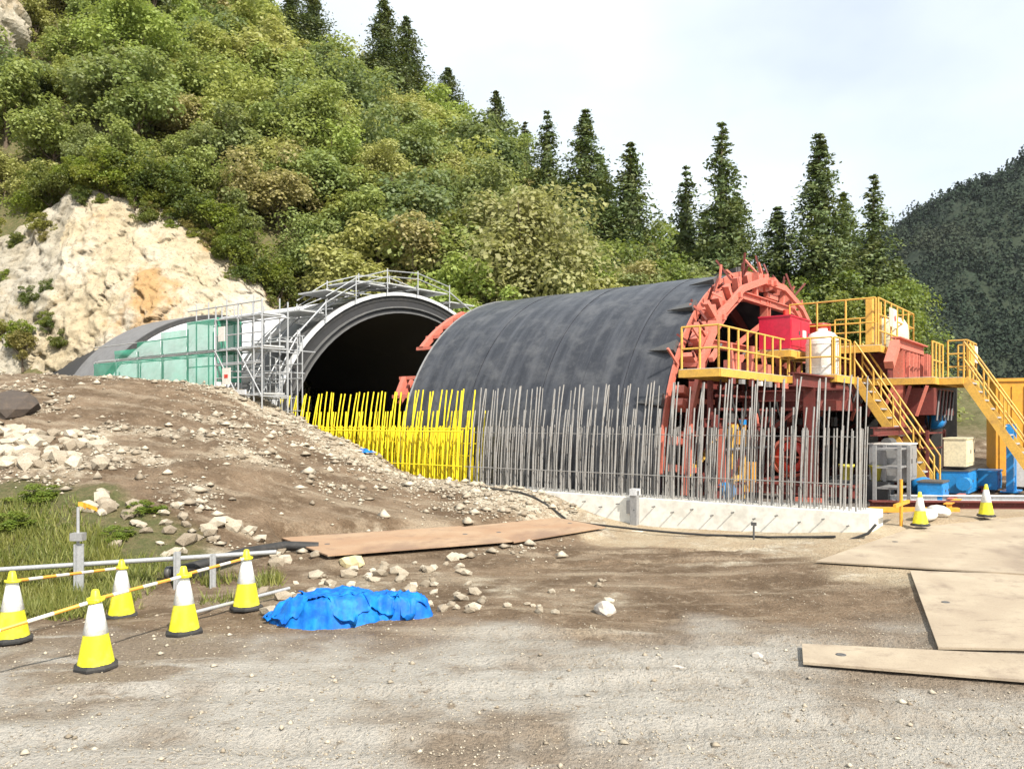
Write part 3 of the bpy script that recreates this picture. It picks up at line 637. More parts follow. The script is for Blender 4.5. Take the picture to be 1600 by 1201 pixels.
# ------------------------------------------------------------------ lined tunnel with its open mouth
def ring(mb, u0, u1, off_in, off_out, th0=0.0, th1=math.pi, n=40, low=True):
    """a curved slab following the arch between two offsets"""
    v = []; z0 = .1
    prof = []
    if low: prof.append(('lo', 0))
    ths = [th0 + (th1 - th0) * i / n for i in range(n + 1)]
    pts_i = [arch(t, off_in) for t in ths]; pts_o = [arch(t, off_out) for t in ths]
    if low:
        pts_i = [(pts_i[0][0], z0)] + pts_i + [(pts_i[-1][0], z0)]; pts_o = [(pts_o[0][0], z0)] + pts_o + [(pts_o[-1][0], z0)]
    m = len(pts_i)
    for u in (u0, u1):
        v += [(u, s, z) for s, z in pts_i]; v += [(u, s, z) for s, z in pts_o]
    f = []; fs = []
    for i in range(m - 1):
        fs.append((i, i + 1, 2 * m + i + 1, 2 * m + i)); fs.append((m + i, 3 * m + i, 3 * m + i + 1, m + i + 1))
        f.append((i, m + i, m + i + 1, i + 1)); f.append((2 * m + i, 2 * m + i + 1, 3 * m + i + 1, 3 * m + i))
    f.append((0, 2 * m, 3 * m, m)); f.append((m - 1, 2 * m - 1, 4 * m - 1, 3 * m - 1))
    mb.add(v, fs, True); mb.add(v, f, False); return mb
UM = -13.7
tl = frame('lined_tunnel', 'lined tunnel with black arched mouth under white scaffolding', 'tunnel')
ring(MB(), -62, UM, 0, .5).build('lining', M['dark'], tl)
ring(MB(), -27, UM - .6, .503, .74).build('white_sheet', M['sheetw'], tl)
ring(MB(), UM + .002, UM + .10, .22, .27).build('rubber_rim', M['rimg'], tl)
ring(MB(), UM + .002, UM + .10, .02, .07).build('inner_rib', M['rimg'], tl)
ring(MB(), UM - .05, UM + .10, .68, .80).build('mouth_arch', M['steelw'], tl)
ring(MB(), -16.6, UM - .06, .742, .765).build('dark_backing_ring', M['dgrey'], tl)  # added dark backing that stands in for dark gaps between the scaffold tubes
ring(MB(), UM - .59, UM + .02, .503, .695).build('black_membrane', M['rubber'], tl)
ring(MB(), -29.2, -26.2, .76, .98).build('portal_collar', M['collar'], tl)
ring(MB(), -26.198, -26.0, .76, .95).build('collar_edge', M['rubber'], tl)
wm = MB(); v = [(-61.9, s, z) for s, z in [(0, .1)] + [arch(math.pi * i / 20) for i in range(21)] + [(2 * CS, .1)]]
wm.add(v, [tuple(range(len(v)))]).build('dark_end_cap', M['dark'], tl)  # added dark cap closing the tube where the tunnel runs on into darkness

sl = frame('working_floor', None, None); o = MB().b2((-13.6, -.2, -.2), (4.3, 11.6, .362)).build('dark_floor_slab', paint('shade_dark_slab', (.13, .115, .10), .9, (.08, .065, .05), .6, .8), sl); sl['kind'] = 'structure'  # added slab; its dark colour stands in for shade inside the form
# ------------------------------------------------------------------ scaffold round the mouth and along the white tunnel wall
sc = frame('scaffold', 'galvanised tube scaffold with green netting along the white tunnel wall', 'scaffold')
US = [-11.6, -12.8, -14.0, -15.6, -17.2, -18.8, -20.4, -22.0]
tubes = {}
def tb(name, p, q, r=.026, mat='galv', par=None): return MB().tube(p, q, r, 7).build(name, M[mat], par or sc)
for i, u in enumerate(US):
    for s in (-2.35, -1.45):
        tb('standard', (u, s, .3), (u, s, 5.75 if u > -14.5 else 5.4 - .27 * (-14.0 - u) / 1.6))
LV = [1.35, 2.95, 4.35, 5.3]
for z in LV:
    for i in range(len(US) - 1):
        a, b = US[i], US[i + 1]
        if z > 5.2 - .22 * max(0, i - 2) + .2: continue
        for s in (-2.35, -1.45): tb('ledger', (a, s, z), (b, s, z), .024)
        MB().b2((b + .03, -2.26, z + .03), (a - .03, -1.54, z + .075)).build('plank', M['plank'], sc)
        tb('guard_rail', (a, -2.35, z + (.4 if z > 5 else .95 if i < 3 else .55)), (b, -2.35, z + (.4 if z > 5 else .95 if i < 3 else .55)), .021)
    for u in US:
        if z < 5 or u > -15: tb('transom', (u, -2.4, z - .03), (u, -1.4, z - .03), .022)
for i in range(0, 2): 
    tb('brace', (US[i], -2.38, 1.35), (US[i + 1], -2.38, 2.95), .02); tb('brace', (US[i], -2.38, 2.95), (US[i + 1], -2.38, 4.35), .02)
for i in range(2, len(US) - 1):
    a, b = US[i], US[i + 1]
    for z0, z1 in ((.4, 1.3), (1.4, 2.9), (3.0, 4.3), (4.4, 5.35)):
        lim = 5.35 - .22 * (i - 2)
        if z0 > lim - .25: continue
        z1 = min(z1, lim)
        mb = MB(); nn = 6; v = []
        for kx in range(nn + 1):
            for kz in range(nn + 1):
                uu = a + (b - a) * kx / nn; zz = z0 + (z1 - z0) * kz / nn
                v.append((uu, -2.40 - .05 * math.sin(kx * math.pi / nn) * math.sin(kz * math.pi / nn) + random.uniform(-.012, .012), zz))
        mb.add(v, [(kx * (nn + 1) + kz, (kx + 1) * (nn + 1) + kz, (kx + 1) * (nn + 1) + kz + 1, kx * (nn + 1) + kz + 1) for kx in range(nn) for kz in range(nn)], True).build('safety_net', M['net'], sc)
# end net facing the mouth
MB().box((-13.98, -1.9, 4.4), (.01, .86, 2.0)).build('safety_net', M['net'], sc)
# walkway over the arch: posts, stepped planks, rails
TS = [R(a) for a in (22, 36, 50, 64, 78, 92, 108, 124, 140, 156)]
for row, u in enumerate((UM + .2, UM - 1.4)):
    prev = None
    for t_ in TS:
        s, z = arch(t_, .84); ext = .85 if 1.0 < t_ < 2.1 else .65
        tb('standard', (u, s, z - .05), (u, s, z + ext), .024)
        if prev:
            for hgt in (.55, ext - .08): tb('guard_rail', (u, prev[0], prev[1] + hgt), (u, s, z + hgt), .02)
        prev = (s, z)
for t_ in TS:
    s, z = arch(t_, .84); tb('transom', (UM + .25, s, z + .12), (UM - 1.5, s, z + .12), .022)
for a, b in zip(TS[:-1], TS[1:]):
    s0, z0 = arch(a, .84); s1, z1 = arch(b, .84); zz = max(z0, z1) + .17
    MB().b2((UM - 1.4, s0 + .05, zz), (UM + .15, s1 - .05, zz + .045)).build('plank', M['plank'], sc)
# short radial brackets of the end form between scaffold and arch
for k in range(13):
    t_ = R(8 + k * 7); s0, z0 = arch(t_, .55); s1, z1 = arch(t_, 1.15)
    s2, z2 = arch(t_ + R(3.5), 1.05)
    MB().tube((UM + .2, s1, z1), (UM - .9, s2, z2), .022, 6).build('brace', M['galv'], sc)
# side frames between the outer standards and the arch foot
for u in (-12.4, -13.2):
    for z in (1.0, 1.9, 2.9, 3.7, 4.4):
        th = math.asin(min(.99, max(0, (z - ZC) / (RB + .9)))); s_, _ = arch(th, .9)
        tb('transom', (u, -2.35, z), (u, s_, z), .022)
        tb('standard', (u, s_ - .5, .4), (u, s_ - .5, z + .5), .022)
for k in range(12):
    t_ = R(12 + k * 7); s0, z0 = arch(t_, .98); s1, z1 = arch(t_ + R(7), .98)
    for u in (UM - .4, UM - 1.2, UM - 2.2): MB().tube((u, s0, z0), (u, s1, z1), .024, 6).build('arch_tube', M['galv'], sc)
    if k % 2 == 0:
        for dq in (.0,): MB().tube((UM + .2, s0, z0 + dq), (-16.0, s0, z0 + dq), .022, 6).build('purlin', M['galv'], sc)
for u in (-12.0, -13.4, -14.4, -15.1):
    for s_ in (-2.35, -1.45, -.8): tb('standard', (u, s_, 1.2), (u, s_, 5.9 if s_ < -1 else 5.0), .022)
for z in (1.9, 2.5, 3.5, 3.95, 4.8): tb('ledger', (-11.6, -2.33, z), (-14.0, -2.33, z), .022); tb('ledger', (-11.8, -.8, z), (-15.4, -.8, z), .02)
# notices on the scaffold
def notice(nm, c, w_, h_, mat, label, mark=None):
    o = frame(nm, label, 'sign', None, c[0], c[1], c[2])
    MB().box((0, 0, 0), (w_, .02, h_)).build('board', M[mat], o)
    if mark: MB().box((0, -.013, 0), (w_ * .45, .006, h_ * .22)).build('mark', M[mark], o)
notice('notice_board', (-13.35, -2.40, 3.55), .42, .5, 'white', 'small white notice with red mark on the scaffold beside the green net', 'red')
notice('notice_board', (-13.3, -2.40, 2.2), .48, .5, 'white', 'plain white board low on the scaffold near the tunnel mouth')
notice('notice_board', (-13.6, -2.40, 4.85), .35, .45, 'white', 'white board high on the scaffold at the green net corner')
MB().b2((-13.9, -2.45, 2.98), (-12.3, -2.40, 3.12)).build('toe_board', M['steelw'], sc)

# ------------------------------------------------------------------ concrete footing with starter bars
ft = frame('concrete_footing', 'long pale concrete footing with rows of upright grey and yellow starter bars', 'footing')
FU0, FU1, FS0, FS1, FZ = 4.75, -20.0, -1.2, -.25, .56
segs = [(4.75, .05), (.03, -5.0), (-5.02, -10.0), (-10.02, -20.0)]
for a, b in segs:
    mb = MB(); mb.b2((b, FS0, -.5), (a, FS1, FZ)).build('concrete_block', M['concrete'], ft)
MB().b2((-9.9, FS0 - .55, -.5), (4.9, FS0 - .003, -.06)).build('base_slab', M['concrete'], ft)
tie = MB(); tie.tube((0, 0, 0), (0, -.13, 0), .012, 6); tieme = tie.mesh('tie_rod', M['dgrey'])
k = 0; u = 4.4
while u > -4.5:
    link('tie_rod', tieme, ft, (u, FS0, .32 + .09 * (k % 2))); u -= .43; k += 1
bk = MB(); bk.b2((.0, FS0 - .12, -.1), (.16, FS0 - .005, .72)).b2((-.12, FS0 - .06, .22), (-.005, FS0 - .005, .5)); bk.build('joint_bracket', M['grey'], ft)
MB().b2((.0, FS0 - .14, .62), (.16, FS0 + .05, .76)).build('bracket_cap', M['steelw'], ft)
def rebar_mesh(h, r, mat, lean):
    mb = MB(); pts = [(0, lean * (q ** 2), h * q) for q in (0, .33, .66, .85, 1)]
    return mb.path(pts, r, 5).mesh('rebar', mat)
HS = [2.5, 1.95, 1.55]
RM = {(m, k, j): rebar_mesh(HS[k], .017 if m == 'rebar' else .021, M[m], (.26, .18, .10)[k] * (1, .75, 1.2)[j]) for m in ('rebar', 'yrebar') for k in range(3) for j in range(3)}
nb = 0
for row, (s, sp, pat) in enumerate([(-1.08, .20, (0, 1, 2)), (-.72, .20, (1, 0, 2)), (-.40, .21, (2, 0, 1))]):
    u = 4.5 - .07 * row; i = 0
    while u > -13.2 and nb < 297:
        mat = 'rebar' if u > -4.9 + random.uniform(-.1, .1) else 'yrebar'
        if not (u > 3.6 and random.random() < .4):
            k = pat[i % 3]; dz = 0 if k else random.uniform(-.04, .05)
            link('rebar' if mat == 'rebar' else 'yellow_rebar', RM[(mat, k, random.randrange(3))], ft, (u + random.uniform(-.03, .03), s + random.uniform(-.03, .03), FZ - .05 + dz), (random.uniform(-.008, .008), random.uniform(-.006, .014), random.uniform(-.25, .25)))
            nb += 1
        u -= sp; i += 1
for s, z, r in [(-1.11, 1.05, .010), (-.75, 1.9, .010)]:
    MB().tube((4.4, s, z), (-4.85, s, z), r, 6).build('tie_bar', M['rebar'], ft)
for s, z, r in [(-1.12, 1.05, .016), (-1.12, 1.92, .02), (-.75, 1.3, .016), (-.75, 2.0, .018), (-.43, 1.6, .016)]:
    MB().tube((-4.95, s, z), (-13.1, s, z), r, 6).build('yellow_tie_bar', M['yrebar'], ft)
# the remaining, closely packed bars: one part
def bar_mass(name, mat, u0, u1, spec):
    mb = MB()
    for s, sp, lo, hi, r in spec:
        u = u0
        while u > u1:
            h = random.uniform(lo, hi); uu = u + random.uniform(-.04, .04); l = .04 * h * h; tx = random.uniform(-.008, .012) * h
            mb.path([(uu, s, FZ - .05), (uu + tx * .5, s + l * .3, FZ + h * .5), (uu + tx, s + l, FZ + h)], r, 4); u -= sp * random.uniform(.7, 1.3)
    o = mb.build(name, M[mat], ft); o['kind'] = 'stuff'
bar_mass('rebar_cluster', 'rebar', 4.5, -4.85, [(-1.0, .14, .35, .55, .012), (-.85, .2, 1.45, 1.55, .012), (-.55, .2, 1.45, 1.55, .013), (-.60, .4, 2.35, 2.48, .014)])
bar_mass('yellow_rebar_cluster', 'yrebar', -4.9, -13.2, [(-1.0, .16, 1.38, 1.45, .016), (-.85, .16, 1.4, 1.46, .017), (-.55, .2, 1.42, 1.48, .017)])

# ------------------------------------------------------------------ sliding tunnel formwork
fw = frame('tunnel_formwork', 'travelling tunnel formwork with black arched skin and salmon red steel frame', 'formwork')
U0 = -8.3
nr = 7; wd = -U0 / nr
for k in range(nr):
    ring(MB(), U0 + k * wd + .006, U0 + (k + 1) * wd - .006, -.12, -.02 + .012 * (k % 2), n=48).build('skin_panel', M['shell'], fw)
def strip(mb, u, off0, off1, du, a0, a1, n=30):
    return ring(mb, u, u + du, off0, off1, R(a0), R(a1), n, low=False)
# rear edge lip and end arch frames
ring(MB(), U0 - .05, U0 - .004, -.10, .0).build('rear_lip', M['grey'], fw)
for nm, u, o0, o1, du, a0, a1 in [('end_flange', .01, -.20, .03, .04, 0, 180), ('front_chord', .50, -.36, -.20, .10, 0, 180)]:
    strip(MB(), u, o0, o1, du, a0, a1, 44 if nm == 'end_flange' else 11).build(nm, M['pink'], fw)
# blocky brackets, tie beams and spindles round the end arch
for k in range(27):
    a = R(3 + k * 6.6 + random.uniform(-2, 2)); s0, z0 = arch(a, -random.uniform(.38, .62)); s1, z1 = arch(a + R(random.uniform(-1, 1)), -.05)
    MB().bar((.28, s0, z0), (.28, s1, z1), random.uniform(.10, .34), random.uniform(.12, .3), up=(1, 0, 0)).build('edge_bracket', M['pink'], fw)
    if random.random() < .5: MB().bar((.05, *arch(a, -.33)), (random.uniform(.3, .7), *arch(a, -.33)), random.uniform(.08, .2), .13).build('spacer_block', M['pink'], fw)
    if k % 3 == 1: b_ = a + R(9); MB().bar((.35, *arch(a, -.62)), (.35, *arch(b_, -.58)), .13, .14).build('chord_piece', M['pink'], fw)
for p, q in (((1.15, 3.4), (1.9, 4.55)), ((1.9, 4.55), (3.5, 5.42)), ((3.5, 5.42), (7.4, 5.42)), ((7.4, 5.42), (9.3, 4.5))):
    MB().ibeam((.45, *p), (.45, *q), .18, .2, .025).build('arch_beam', M['pink'], fw)
for p, q in (((2.1, 4.6), (1.5, 5.0)), ((3.0, 5.2), (2.7, 5.55)), ((4.6, 5.5), (4.55, 5.9)), ((6.6, 5.5), (6.7, 5.9)), ((8.2, 5.1), (8.6, 5.4))):
    MB().bar((.45, *p), (.45, *q), .12, .12).build('crown_strut', M['pink'], fw)
for k in range(44):
    a = R(28 + k * 2.9 + random.uniform(-1, 1)); q = random.uniform(.14, .52)
    uu = .3 + random.uniform(-.3, .2); MB().bar((uu, *arch(a, -.05)), (uu + random.uniform(-.45, .35), *arch(a + R(random.uniform(-3.5, 3.5)), q)), .045, .05).build('spindle', M['dred' if k % 3 else 'pink'], fw)
for k in range(9):   # dark gussets that overlap the skin
    a = R(18 + k * 15); s0, z0 = arch(a, .0); s1, z1 = arch(a + R(1.5), .10)
    MB().add([(.0, *arch(a - R(1.6), .02)), (.0, *arch(a + R(1.6), .02)), (-.75, *arch(a - R(.3), .012)), (.0, *arch(a - R(1.6), .16)), (.0, *arch(a + R(1.6), .16)), (-.75, *arch(a - R(.3), .03))],
             [(0, 2, 1), (3, 4, 5), (0, 1, 4, 3), (1, 2, 5, 4), (2, 0, 3, 5)]).build('gusset', M['dgrey'], fw)
# rear end frame seen past the skin
for nm, u, o0, o1, du, a0, a1 in [('rear_rib', U0 - .75, -.26, -.08, .16, 42, 66), ('rear_rib', U0 - .75, -.26, -.08, .16, 22, 29), ('rear_rib', U0 - .3, -.9, -.65, .2, 5, 175)]:
    strip(MB(), u, o0, o1, du, a0, a1, 16).build(nm, M['pink'], fw)
for a in (22, 29, 42, 48, 54, 60, 66):
    MB().bar((U0 - .9, *arch(R(a), -.17)), (U0 + .2, *arch(R(a), -.17)), .09, .10).build('rear_beam', M['pink'], fw)
MB().bar((U0 - .68, *arch(R(20), -.30)), (U0 - .68, *arch(R(30), -.45)), .10, .10).build('rear_link', M['pink'], fw)
# inner ribs under the skin
for u in (-1.6, -3.2, -4.8, -6.4): strip(MB(), u, -.5, -.16, .12, 2, 178, 30).build('skin_rib', M['dred'], fw)
# gantry: legs, portal beams, longitudinals
ZD = 3.28
legs_u = (-7.4, -3.7, .15, 2.6); legs_s = (2.4, 9.1)
for u in legs_u:
    for s in legs_s:
        MB().ibeam((u, s, .45), (u, s, ZD - .33), .26, .28, .03).build('gantry_leg', M['dred'], fw)
        MB().b2((u - .3, s - .22, .34), (u + .3, s + .22, .45)).build('leg_foot', M['pink'], fw)
    MB().ibeam((u, 1.2, ZD - .18), (u, 10.3, ZD - .18), .24, .30, .03).build('cross_beam', M['dred'], fw)
    for s, d in ((2.4, 1), (9.1, -1)): MB().bar((u, s, 2.2), (u, s + d * 1.0, ZD - .34), .12, .12).build('knee_brace', M['dred'], fw)
for s in legs_s:
    MB().ibeam((-8.0, s, ZD - .5), (3.4, s, ZD - .5), .2, .26, .03).build('long_beam', M['dred'], fw)
    MB().ibeam((-8.0, s, .62), (3.4, s, .62), .2, .24, .03).build('sill_beam', M['dred'], fw)
for u0, u1 in zip(legs_u[:-1], legs_u[1:]):
    MB().bar((u0, 2.4, .8), (u1, 2.4, 2.7), .08, .08).build('brace', M['dred'], fw); MB().bar((u0, 9.1, .8), (u1, 9.1, 2.7), .08, .08).build('brace', M['dred'], fw)
# side jacks pushing the skin, visible through the near edge
for u in (.35, -2.4, -5.2):
    for z, L in ((1.05, .9), (1.9, 1.1), (2.65, 1.5)):
        s0, _ = arch(math.asin(min(.9, max(0.02, (z - ZC) / RB))), -.3)
        MB().bar((u, s0, z), (u, s0 + L, z), .13, .12).build('side_jack', M['pink'], fw)
    MB().bar((u, .55, .5), (u, 1.0, 3.1), .13, .13).build('jack_post', M['pink'], fw)
    MB().bar((u, .6, .9), (u, 2.3, 1.7), .10, .10).build('jack_strut', M['yellow'], fw)
# upper frame: centre post and arch ties
MB().ibeam((.4, 5.45, 4.15), (.4, 5.45, 5.5), .22, .24, .03).build('crown_post', M['pink'], fw)
MB().bar((.4, 4.9, 5.46), (.4, 6.1, 5.46), .16, .16).build('crown_beam', M['pink'], fw)
MB().ibeam((.4, 1.7, 4.05), (.4, 9.8, 4.05), .2, .2, .025).build('tie_beam', M['pink'], fw)
for s in (3.3, 4.4, 7.0, 8.3): MB().bar((.4, s, ZD), (.4, s, 3.94), .12, .12).build('strut', M['pink'], fw)
for s0, s1 in ((3.4, 5.3), (7.6, 5.6)): MB().bar((.45, s0, 4.16), (.45, s1, 4.9), .1, .1).build('diagonal', M['pink'], fw)
for u in (-3.7, -7.4):
    MB().ibeam((u, 2, 4.05), (u, 9.5, 4.05), .2, .2, .025).build('tie_beam', M['dred'], fw); MB().ibeam((u, 5.6, 4.16), (u, 5.6, 5.9), .2, .2, .025).build('crown_post', M['dred'], fw)
# decks
def deck(u0, u1, s0, s1, z, par=fw, mat='yellow'):
    MB().b2((u0, s0, z), (u1, s1, z + .04)).build('deck_plate', M['plank'], par)
    for a, b in (((u0, s0), (u1, s0)), ((u1, s0), (u1, s1)), ((u1, s1), (u0, s1)), ((u0, s1), (u0, s0))):
        MB().bar((a[0], a[1], z - .06), (b[0], b[1], z - .06), .05, .17).build('deck_edge', M[mat], par)
def rail(pts, z, h=1.0, step=.75, mids=(.5,), par=fw, mat='yellow', r=.026):
    for (a, b) in zip(pts[:-1], pts[1:]):
        a = Vector((*a, 0)); b = Vector((*b, 0)); L = (b - a).length; n_ = max(1, round(L / step))
        for i in range(n_ + 1):
            p = a.lerp(b, i / n_); MB().tube((p.x, p.y, z), (p.x, p.y, z + h), r, 6).build('rail_post', M[mat], par)
        for q in (*[m_ * h for m_ in mids], h):
            MB().tube((a.x, a.y, z + q), (b.x, b.y, z + q), r * .9, 6).build('guard_rail', M[mat], par)
deck(.62, 1.55, -.25, 5.2, ZD); rail([(.65, -.2), (1.5, -.2), (1.5, 5.1)], ZD, .95, .55)
deck(1.56, 2.75, 3.8, 6.4, ZD + .002); deck(.62, 1.55, 5.22, 11.0, ZD)
deck(1.57, 4.4, 6.45, 9.6, ZD); rail([(4.35, 6.5), (4.35, 7.9)], ZD, .95, .5); rail([(1.6, 6.5), (2.4, 6.5)], ZD)
rail([(2.7, 3.85), (2.7, 5.2)], ZD, .95, .45); rail([(1.6, 3.85), (2.65, 3.85)], ZD, .95, .45)
# upper deck with tanks
deck(.95, 3.3, 5.6, 9.9, 4.1, mat='yellow'); rail([(3.25, 5.7), (3.25, 9.8), (1.0, 9.8)], 4.1, 1.25, .7, (.33, .66)); rail([(1.0, 5.65), (3.2, 5.65)], 4.1, 1.25, .8)
deck(.62, 1.75, 3.5, 5.5, 3.92); 
# yellow mast and front box platform
MB().bar((2.9, 6.3, 4.15), (2.9, 6.3, 5.45), .16, .22).build('mast', M['yellow'], fw)
MB().bar((2.9, 7.3, 4.15), (2.9, 7.3, 5.45), .10, .12).build('mast', M['yellow'], fw)
rail([(4.45, 8.05), (4.9, 8.05), (4.9, 9.6), (4.45, 9.6)], ZD + .02, 1.05, .45, (.33, .66)); deck(4.41, 4.95, 7.0, 9.65, ZD)
MB().b2((4.93, 8.2, ZD + .42), (4.97, 8.85, ZD + .95)).build('yellow_panel', M['yellow'], fw)
MB().b2((4.93, 8.95, ZD + .52), (4.97, 9.4, ZD + .98)).build('white_plate', M['white'], fw)
# front portal frame
for s in (6.6, 9.2): MB().ibeam((3.55, s, .45), (3.55, s, 4.05), .24, .26, .03).build('front_post', M['pink'], fw)
MB().ibeam((3.55, 6.2, 4.22), (3.55, 9.6, 4.22), .26, .30, .03).build('front_beam', M['pink'], fw)
MB().bar((3.55, 6.2, 4.2), (3.55, 5.5, 3.6), .22, .22).build('front_beam', M['pink'], fw)
for k in range(4): MB().bar((3.85, 8.4 + k * .25, ZD + .05), (3.85, 8.4 + k * .25, 4.05), .08, .1).build('guard_bar', M['pink'], fw)
MB().tube((3.4, 6.7, 3.95), (3.4, 8.6, 3.95), .13, 12).build('cylinder', M['pink'], fw)
MB().tube((2.2, 4.6, 3.6), (2.2, 6.3, 3.6), .16, 12).build('cylinder', M['dred'], fw)
for s in (3.2, 4.4, 6.0, 7.6): MB().tube((.8, s, 1.4), (.8, s, 3.0), .07, 8).build('hydraulic_ram', M['dred'], fw)
MB().ibeam((3.5, 2.2, .62), (3.5, 10.5, .62), .2, .26, .03).build('sill_beam', M['dred'], fw)
MB().ibeam((3.8, 3.0, 1.95), (3.8, 9.6, 1.95), .16, .2, .025).build('lower_tie', M['dred'], fw)
MB().b2((.2, 10.35, .4), (4.3, 10.40, 3.2)).build('dark_backing_sheet', M['rubber'], fw)  # added black sheet standing in for the darkness under the decks
MB().b2((1.2, 6.9, ZD + .05), (3.2, 9.5, 4.03)).build('dark_backing_box', M['dred'], fw)  # added dark box backing the portal frame, standing in for its dark interior
MB().b2((2.9, 6.7, 2.35), (4.35, 9.5, 3.05)).build('oil_tank', M['dred'], fw)
MB().b2((1.3, 4.0, 2.45), (2.7, 6.3, 3.1)).build('oil_tank', M['dred'], fw)
for k in range(5): MB().tube((4.38, 6.9 + k * .5, 2.2), (4.38, 7.3 + k * .5, 3.0), .03, 6).build('hydraulic_pipe', M['dgrey'], fw)
# stairs
def stair(u0, u1, s, w_, z0, z1, n_=12):
    st = empty('stair', (0, 0, 0)); st.parent = fw
    for ss in (s - w_ / 2, s + w_ / 2):
        MB().bar((u0, ss, z1), (u1, ss, z0), .05, .2).build('stringer', M['yellow'], st)
        for k in range(0, 5):
            q = k / 4; p = Vector((u0 + (u1 - u0) * q, ss, z1 + (z0 - z1) * q)); MB().tube(p, p + Vector((0, 0, .95)), .024, 6).build('rail_post', M['yellow'], st)
        for hh in (.5, .95): MB().tube((u0, ss, z1 + hh), (u1, ss, z0 + hh), .024, 6).build('handrail', M['yellow'], st)
    for k in range(n_):
        q = (k + .5) / n_; MB().box((u0 + (u1 - u0) * q, s, z1 + (z0 - z1) * q), (.24, w_ - .06, .035)).build('tread', M['plank'], st)
stair(2.77, 4.6, 5.7, .75, .38, ZD, 13)
stair(4.97, 6.75, 7.5, .8, .40, ZD, 13)

# ------------------------------------------------------------------ things on and under the decks
def cabinet(name, label, cat, u, s, z, d, mat, extra=None, rz=0):
    o = frame(name, label, cat, None, u, s, z, rz)
    mb = MB(); mb.b2((-d[0] / 2, -d[1] / 2, .04), (d[0] / 2, d[1] / 2, d[2])); mb.build('casing', M[mat], o)
    MB().b2((-d[0] / 2 + .05, -d[1] / 2 + .05, 0), (d[0] / 2 - .05, d[1] / 2 - .05, .04)).build('plinth', M['dgrey'], o)
    MB().b2((-d[0] / 2 - .02, -d[1] / 2 - .02, d[2]), (d[0] / 2 + .02, d[1] / 2 + .02, d[2] + .035)).build('lid', M[extra or mat], o)
    for k in range(2):
        w2 = d[1] / 2 - .06; s0 = -d[1] / 2 + .04 + k * (w2 + .04)
        MB().b2((d[0] / 2, s0, .12), (d[0] / 2 + .015, s0 + w2, d[2] - .08)).build('door', M[mat], o)
        MB().b2((d[0] / 2 + .015, s0 + w2 * .8, d[2] * .5), (d[0] / 2 + .03, s0 + w2 * .9, d[2] * .62)).build('handle', M['dgrey'], o)
    return o
gen = cabinet('hydraulic_power_pack', 'crimson hydraulic power pack on the upper deck beneath the formwork crown', 'machine', 1.25, 4.55, 3.965, (.8, 1.5, .85), 'redm')
MB().b2((.42, .1, .38), (.44, .35, .56)).build('gauge_plate', M['white'], gen)
MB().tube((.1, -.2, .88), (.1, -.2, 1.08), .07, 10).build('filler_pipe', M['red'], gen)
rd = frame('drum', 'small bright red drum right of the crimson power pack', 'drum', None, 1.7, 5.95, 4.145)
MB().lathe((0, 0, 0), [(0, 0), (.29, 0), (.29, .24), (.305, .25), (.305, .28), (.29, .29), (.29, .6), (.305, .61), (.305, .64), (.27, .66), (0, .66)], 20).build('shell', M['red'], rd)
MB().lathe((.1, 0, .66), [(0, .03), (.04, .03), (.04, 0)], 8).build('bung', M['dgrey'], rd)
wt = frame('water_tank', 'upright white plastic tank with dark level slot on the front deck', 'tank', None, 2.25, 4.4, ZD + .045)
MB().lathe((0, 0, 0), [(0, 0), (.36, 0), (.40, .06), (.40, .80), (.37, .95), (.28, 1.06), (.12, 1.12), (.12, 1.18), (0, 1.18)], 24).build('tank_shell', M['white'], wt)
a = math.atan2(-.62, .78); cx, cy = .402 * math.cos(a), .402 * math.sin(a)
MB().box((cx, cy, .55), (.03, .07, .62), Matrix.Rotation(a, 3, 'Z')).build('level_slot', M['dgrey'], wt)
for z in (.2, .78): MB().lathe((0, 0, z), [(.405, -.02), (.415, 0), (.405, .02)], 24).build('hoop', M['white'], wt)
ct = frame('cream_tank', 'tall cream rounded tank on the upper deck near the outer railing', 'tank', None, 2.9, 8.6, 4.145)
MB().lathe((0, 0, 0), [(0, 0), (.42, 0), (.46, .06), (.47, .55), (.44, .78), (.34, .95), (.16, 1.03), (0, 1.04)], 24).build('tank_shell', M['cream'], ct)
MB().lathe((0, 0, 1.0), [(.1, 0), (.1, .1), (0, .1)], 12).build('cap', M['dgrey'], ct)
MB().lathe((0, 0, .35), [(.472, -.02), (.482, 0), (.472, .02)], 24).build('hoop', M['cream'], ct)
for lab, mk, s in (('white notice board with red mark on the upper railing', 'red', 7.15), ('cream blank board beside the red marked notice on the upper railing', None, 6.75)):
    o = frame('notice_board', lab, 'sign', None, 3.32, s, 4.95)
    MB().box((0, 0, 0), (.02, .36, .5)).build('board', M['white' if mk else 'cream'], o)
    if mk: MB().lathe((.013, 0, 0), [(0, 0), (.09, 0)], 14, 'x').build('mark', M['red'], o)
# ground level clutter
cb = cabinet('control_cabinet', 'cream control cabinet under the front deck beside the blue frame', 'cabinet', 4.9, 6.9, 1.02, (.5, 1.25, .72), 'cream', 'cream')
sk = cabinet('pump_skid', 'blue pump skid standing below the cream control cabinet', 'pump', 4.85, 6.9, .36, (.7, 1.4, .58), 'blue', 'dgrey')
MB().tube((.3, -.75, .3), (.3, -1.1, .3), .16, 12).build('motor', M['blue'], sk)
b2 = cabinet('hydraulic_unit', 'grey hydraulic unit with boxy top under the first staircase', 'machine', 4.0, 3.9, .8, (.8, 1.0, .85), 'grey', 'white')
MB().tube((-.1, -.2, .88), (-.1, .3, .88), .12, 10).build('motor', M['dgrey'], b2)
b3 = cabinet('compressor', 'dark compressor on a low plinth behind the grey hydraulic unit', 'machine', 3.0, 4.6, .36, (.9, 1.2, .44), 'dgrey', 'dgrey')
bf = frame('blue_steel_frame', 'tall blue steel frame post under the outer staircase', 'frame', None, 5.9, 7.9, .36)
